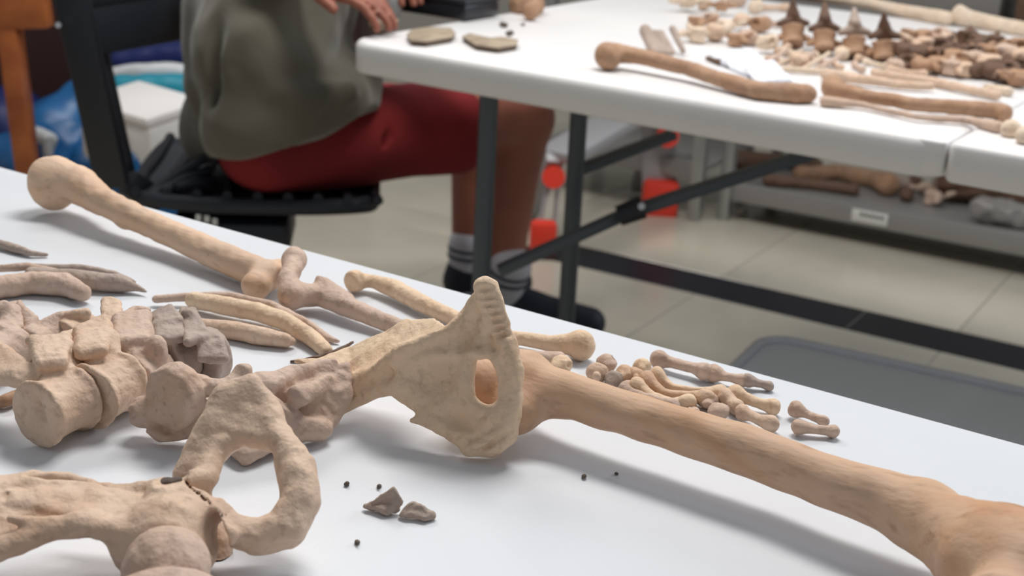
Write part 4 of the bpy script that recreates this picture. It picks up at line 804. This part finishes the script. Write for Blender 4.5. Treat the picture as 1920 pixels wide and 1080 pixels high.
for i in range(3): dr = box('cabinet_door', (-1.58+.43*i, 4.24, .45), (.42, .02, .86), M['darkwood'], cab, bev=.004); tube('handle', [(-1.42+.43*i, 4.22, .5), (-1.42+.43*i, 4.22, .6)], .008, M['bolt'], dr, seg=8)
def bag(name, lb, ops, m, cat='bag', vox=.012, amp=.006, freq=26, k=.04):
    SEED[0] += 1; V, Fc = sdf_geo(ops, vox, k=k, amp=amp, freq=freq, seed=SEED[0], world=True); V[:, 2] = np.maximum(V[:, 2], .002)
    return tagit(mk(name, V, Fc, M[m], None, base=True), lb, cat)
def fl_(p, r): return c4(np.array([p[0], p[1], r*.9]), r)
b1 = aty(112, 260, 3.66); b2 = aty(150, 330, 3.62)
bag('shopping_bag', 'bright blue plastic shopping bag behind the chair back, left', [('c', [c4(b1, .10), c4(np.array([b1[0]-.02, b1[1], .12]), .16)]), ('c', [c4(b2, .10), c4(np.array([b2[0]+.02, b2[1], .1]), .15)]), ('c', [c4(aty(66, 300, 3.66), .07), c4(np.array([b1[0]-.12, b1[1], .1]), .1)]), ('c', [c4(aty(150, 180, 3.7), .05), c4(b1, .09)])], 'bluebag')
lo_ = aty(90, 255, 3.22); bag('paper_scrap', 'crumpled clear plastic wrapping lying on the blue bag', [('c', [c4(aty(66, 250, 3.53), .018), c4(aty(94, 262, 3.52), .022), c4(aty(90, 285, 3.52), .016)])], 'whitebag', 'wrapping', vox=.005, amp=.004, freq=70, k=.015)
b3 = aty(20, 300, 3.7); bag('storage_bag', 'dark navy bag standing behind the wooden stool leg', [('c', [c4(aty(5, 260, 3.95), .12), c4(np.array([b3[0]-.1, 3.95, .12]), .15)])], 'navybag')
b4 = aty(310, 100, 3.75)
bag('storage_bag', 'dark blue bag on top of the pile behind the person', [('c', [c4(aty(225, 118, 3.8), .035), c4(aty(350, 108, 3.8), .05)]), ('c', [c4(aty(250, 200, 4.02), .1), c4(aty(340, 200, 4.02), .1)])], 'navybag', amp=.004)
bag('plastic_sack', 'white plastic sack between the blue and the teal bags', [('c', [c4(aty(205, 140, 3.62), .022), c4(aty(290, 138, 3.62), .03), c4(aty(352, 142, 3.62), .028)])], 'whitebag', amp=.005)
bag('storage_bag', 'teal plastic bag above the white foam box', [('c', [c4(aty(230, 168, 3.52), .04), c4(aty(352, 172, 3.52), .05)]), ('c', [c4(aty(300, 195, 3.6), .06), c4(aty(370, 205, 3.6), .07)]), ('c', [c4(aty(372, 190, 3.66), .06), c4(aty(372, 190, 3.66)*[1, 1, 0]+UP*.08, .1)]), ('c', [c4(aty(250, 200, 3.66), .05), c4(aty(250, 200, 3.66)*[1, 1, 0]+UP*.08, .1)])], 'teal', amp=.004)
# styrofoam box
fb_ = empty('foam_box', aty(285, 300, 3.3)*[1, 1, 0], 'white polystyrene foam box tilted behind the chair back', 'box')
fc = aty(270, 232, 3.34); ax_ = (aty(362, 232, 3.2)-aty(205, 185, 3.34)); ax_ /= np.linalg.norm(ax_); ay_ = np.array([.35, .93, .1]); ay_ -= ax_*(ay_@ax_); ay_ /= np.linalg.norm(ay_); az_ = np.cross(ax_, ay_)
box('box_body', fc-az_*.026, (.24, .2, .13), M['foam'], fb_, ax=ax_, ay=ay_, az=az_, bev=.016); box('box_lid', fc+az_*.052, (.235, .205, .028), M['foam'], fb_, ax=ax_, ay=ay_, az=az_, bev=.012)
bag('shopping_bag', 'blue bag lying under the white foam box', [('c', [c4(aty(250, 318, 3.25), .05), c4(aty(340, 312, 3.3), .05)]), ('c', [c4(aty(250, 330, 3.3)*[1, 1, 0]+UP*.09, .1), c4(aty(350, 330, 3.35)*[1, 1, 0]+UP*.09, .1)]), ('c', [c4(aty(300, 330, 3.3), .06), c4(aty(300, 330, 3.3)*[1, 1, 0]+UP*.09, .1)])], 'bluebag')

#==================================================================== SHELVES UNDER / BEHIND THE FAR TABLE
def rack(lb, xa, ya, xb, yb, z, dep, name='shelf_rack', posts=True):
    A = at(xa, ya, z); B = at(xb, yb, z); a1 = B-A; L = np.linalg.norm(a1); a1 /= L; a2 = np.array([-a1[1], a1[0], 0]); r_ = empty(name, (A+B)/2*[1, 1, 0], lb, 'shelf')
    c = (A+B)/2+a2*dep/2
    box('shelf_board', c+UP*.028, (L, dep, .012), M['shelf'], r_, ax=a1, ay=a2, bev=.002)
    box('front_lip', (A+B)/2+UP*.022, (L, .012, .055), M['shelf'], r_, ax=a1, ay=a2, bev=.003)
    top = .62
    box('shelf_board', c*[1, 1, 0]+UP*top, (L, dep, .012), M['shelf'], r_, ax=a1, ay=a2, bev=.002); box('front_lip', ((A+B)/2)*[1, 1, 0]+UP*top, (L, .012, .05), M['shelf'], r_, ax=a1, ay=a2, bev=.003)
    for P_ in (A+a1*.015, B-a1*.015, A+a1*.015+a2*dep, B-a1*.015+a2*dep): box('post', P_*[1, 1, 0]+UP*.45, (.034, .034, .9), M['chrome'], r_, ax=a1, ay=a2, bev=.003)
    return r_, A, a1, a2, L
rk, RA, ra1, ra2, RL = rack('grey metal shelf rack with old bones, under the right of the far table', 1352, 368, 2150, 520, .065, .42)
rk2, RA2, rb1, rb2, RL2 = rack('white metal shelf rack behind the step stool', 1010, 282, 1318, 338, .12, .4)
lbp = at(1640, 400, .088); lb_o = box('paper_label', RA+ra1*float((lbp-RA)@ra1)+UP*.022-ra2*.0075, (.10, .002, .035), M['label'], rk, ax=ra1, ay=ra2, bev=.0005)
for i in range(5): box('writing', RA+ra1*(float((lbp-RA)@ra1)-.022+.014*i)+UP*.027-ra2*.009, (.009, .001, .009), M['ink'], lb_o, ax=ra1, ay=ra2, bev=.0002)
box('gap_shade', RA+ra1*RL/2+ra2*.25+UP*.018, (RL, .34, .03), M['under'], rk, ax=ra1, ay=ra2, bev=.002)  # black box standing in for shade in the gap below the shelf
sb = .065+.034
def onshelf(x, y, dz=.02): return at(x, y, sb+dz)
def sbone(lb, pts, m, k=.015, amp=.002):
    ops = [('c', [c4(onshelf(x, y, r), r) for x, y, r in pts])]; SEED[0] += 1
    V, Fc = sdf_geo(ops, .004, k=k, amp=amp, freq=60, seed=SEED[0], world=True); V[:, 2] = np.maximum(V[:, 2], sb+.0005); tagit(mk('long_bone', V, Fc, M[m], None, base=True), lb, 'bone', 'bones on the lower shelf')
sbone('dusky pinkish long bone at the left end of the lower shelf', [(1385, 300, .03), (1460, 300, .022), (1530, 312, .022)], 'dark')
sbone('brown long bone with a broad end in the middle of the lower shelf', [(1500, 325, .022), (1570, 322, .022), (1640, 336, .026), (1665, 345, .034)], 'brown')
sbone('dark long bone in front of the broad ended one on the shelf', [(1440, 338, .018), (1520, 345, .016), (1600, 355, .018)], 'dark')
for i, (x, y) in enumerate([(1690, 352), (1715, 345), (1735, 360), (1765, 352), (1700, 372), (1745, 378)]):
    scatter('small_bone', 'small dusty bone in the heap on the lower shelf, '+['leftmost at the back', 'second at the back', 'third at the back', 'rightmost at the back', 'left one in front', 'right one in front'][i], 'dusty heap on the lower shelf', [(x, y, 0)], ['grey', 'dark', 'pink'][i % 3:i % 3+1], [[1, 4, 0][i % 3]], base=sb, sc=(1.6, 2.3))
def sbag(lb, x0, y0, x1, y1, r, m):
    SEED[0] += 1; V, Fc = sdf_geo([('c', [c4(onshelf(x0, y0, r), r), c4(onshelf(x1, y1, r), r*.9)])], .006, amp=.008, freq=50, seed=SEED[0], world=True); V[:, 2] = np.maximum(V[:, 2], sb+.0005)
    tagit(mk('plastic_bag', V, Fc, M[m], None, base=True), lb, 'bag')
sbag('cloudy plastic bag at the right end of the lower shelf', 1850, 395, 1960, 410, .035, 'bagplastic')
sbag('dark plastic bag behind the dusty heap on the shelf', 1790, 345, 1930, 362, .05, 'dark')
# dark things stacked behind the far table (top right)
bk = at(1800, 15, .80)
for i, (x, y, m_, lb) in enumerate([(1668, -22, 'dark', 'dark brown carton on the rack behind the far table, left'), (1885, -5, 'bagplastic', 'grey carton on the rack behind the far table, middle'), (2110, 14, 'dark', 'dark brown carton on the rack behind the far table, right')]):
    q = at(x, y, .62); q = RA+ra1*float((q-RA)@ra1)+ra2*.16; q = q*[1, 1, 0]
    t_ = empty('carton', q+UP*.626, lb, 'carton', None); box('carton_body', q+UP*.70, (.30, .3, .145), M[m_], t_, ax=ra1, ay=ra2, bev=.004); box('carton_lid', q+UP*.785, (.31, .31, .025), M[m_], t_, ax=ra1, ay=ra2, bev=.004)

#==================================================================== STEP STOOL (grey, red feet)
ss = empty('step_stool', at(1130, 440, 0), 'folding grey step stool with red hinge and foot caps under the far table', 'step stool')
fA = at(1238, 398, .0); fB = at(1022, 478, .0); YA = fA[1]; YB = fB[1]
hA = aty(1228, 258, YA+.03); hB = aty(1040, 330, YB+.03)
bar('side_leg', hA+UP*.14, aty(1236, 375, YA), .10, .03, M['alu'], ss, side=R_, bev=.008)
for dx in (-9, 9): tube('side_rod', [aty(1040+dx, 318, YB+.03), aty(1022+dx*1.6, 448, YB)], .006, M['alu'], ss, seg=8)
box('foot_cap', aty(1238, 372, YA-.02), (.105, .06, .11), M['red'], ss, bev=.015); box('foot_pad', aty(1240, 402, YA-.02), (.09, .05, .04), M['darkwood'], ss, bev=.008)
box('foot_cap', aty(1018, 448, YB-.02), (.07, .05, .10), M['red'], ss, bev=.015); box('foot_pad', aty(1020, 482, YB-.02), (.06, .05, .04), M['darkwood'], ss, bev=.008)
tube('hinge_cap', [aty(1038, 332, YB+.0), aty(1038, 332, YB+.05)], .03, M['red'], ss, seg=16); tube('hinge_cap', [aty(1252, 256, YA-.06), aty(1252, 256, YA-.02)], .032, M['red'], ss, seg=16)
bar('tread', hB+UP*.05, hA+UP*.12, .03, .12, M['alu'], ss, side=UP, bev=.006)
gA = fA+np.array([-.05, .2, 0]); gB = fB+np.array([-.05, .3, 0])
bar('rear_leg', hA+UP*.12, gA+UP*.01, .05, .03, M['alu'], ss, side=R_, bev=.006); bar('rear_leg', hB+UP*.05, gB+UP*.01, .05, .03, M['alu'], ss, side=R_, bev=.006)

#==================================================================== TRANSLUCENT TUB (lower right)
zt = .30
tA = at(1432, 628, zt); tB = at(2080, 770, zt); t1 = tB-tA; TL = np.linalg.norm(t1); t1 /= TL; t2 = np.array([-t1[1], t1[0], 0]); TW = .42
tb_ = empty('storage_tub', (tA+t1*TL/2-t2*TW/2)*[1, 1, 0], 'frosted translucent plastic storage tub on the floor between the tables', 'storage tub')
def tub_ring(in_, z, rad=.05):
    out = []
    for cx, cy, a0 in ((TL-in_-rad, -in_-rad, 0), (in_+rad, -in_-rad, 90), (in_+rad, -TW+in_+rad, 180), (TL-in_-rad, -TW+in_+rad, 270)):
        for k in range(6): a = math.radians(a0+18*k); out.append(tA*[1, 1, 0]+t1*(cx+rad*math.cos(a))+t2*(cy+rad*math.sin(a))+UP*z)
    return out
rings = [tub_ring(.03, zt-.012), tub_ring(.05, .01), tub_ring(.053, .013), tub_ring(.033, zt-.012)]
V = sum(rings, []); n = 24; Fc = []
for i in range(3):
    for k in range(n): k2 = (k+1) % n; Fc.append([i*n+k, i*n+k2, (i+1)*n+k2, (i+1)*n+k])
mk('tub_wall', V, Fc, M['tub'], tb_)
rounded_top('lid', tA*[1, 1, 0]+UP*zt-t2*TW, t1, t2, TL, TW, .022, .06, M['tub'], tb_, edge=.008)
rp = tub_ring(.008, zt+.003, .05); tube('lid_rim', rp+rp[:1], .008, M['tubrim'], tb_, seg=8)
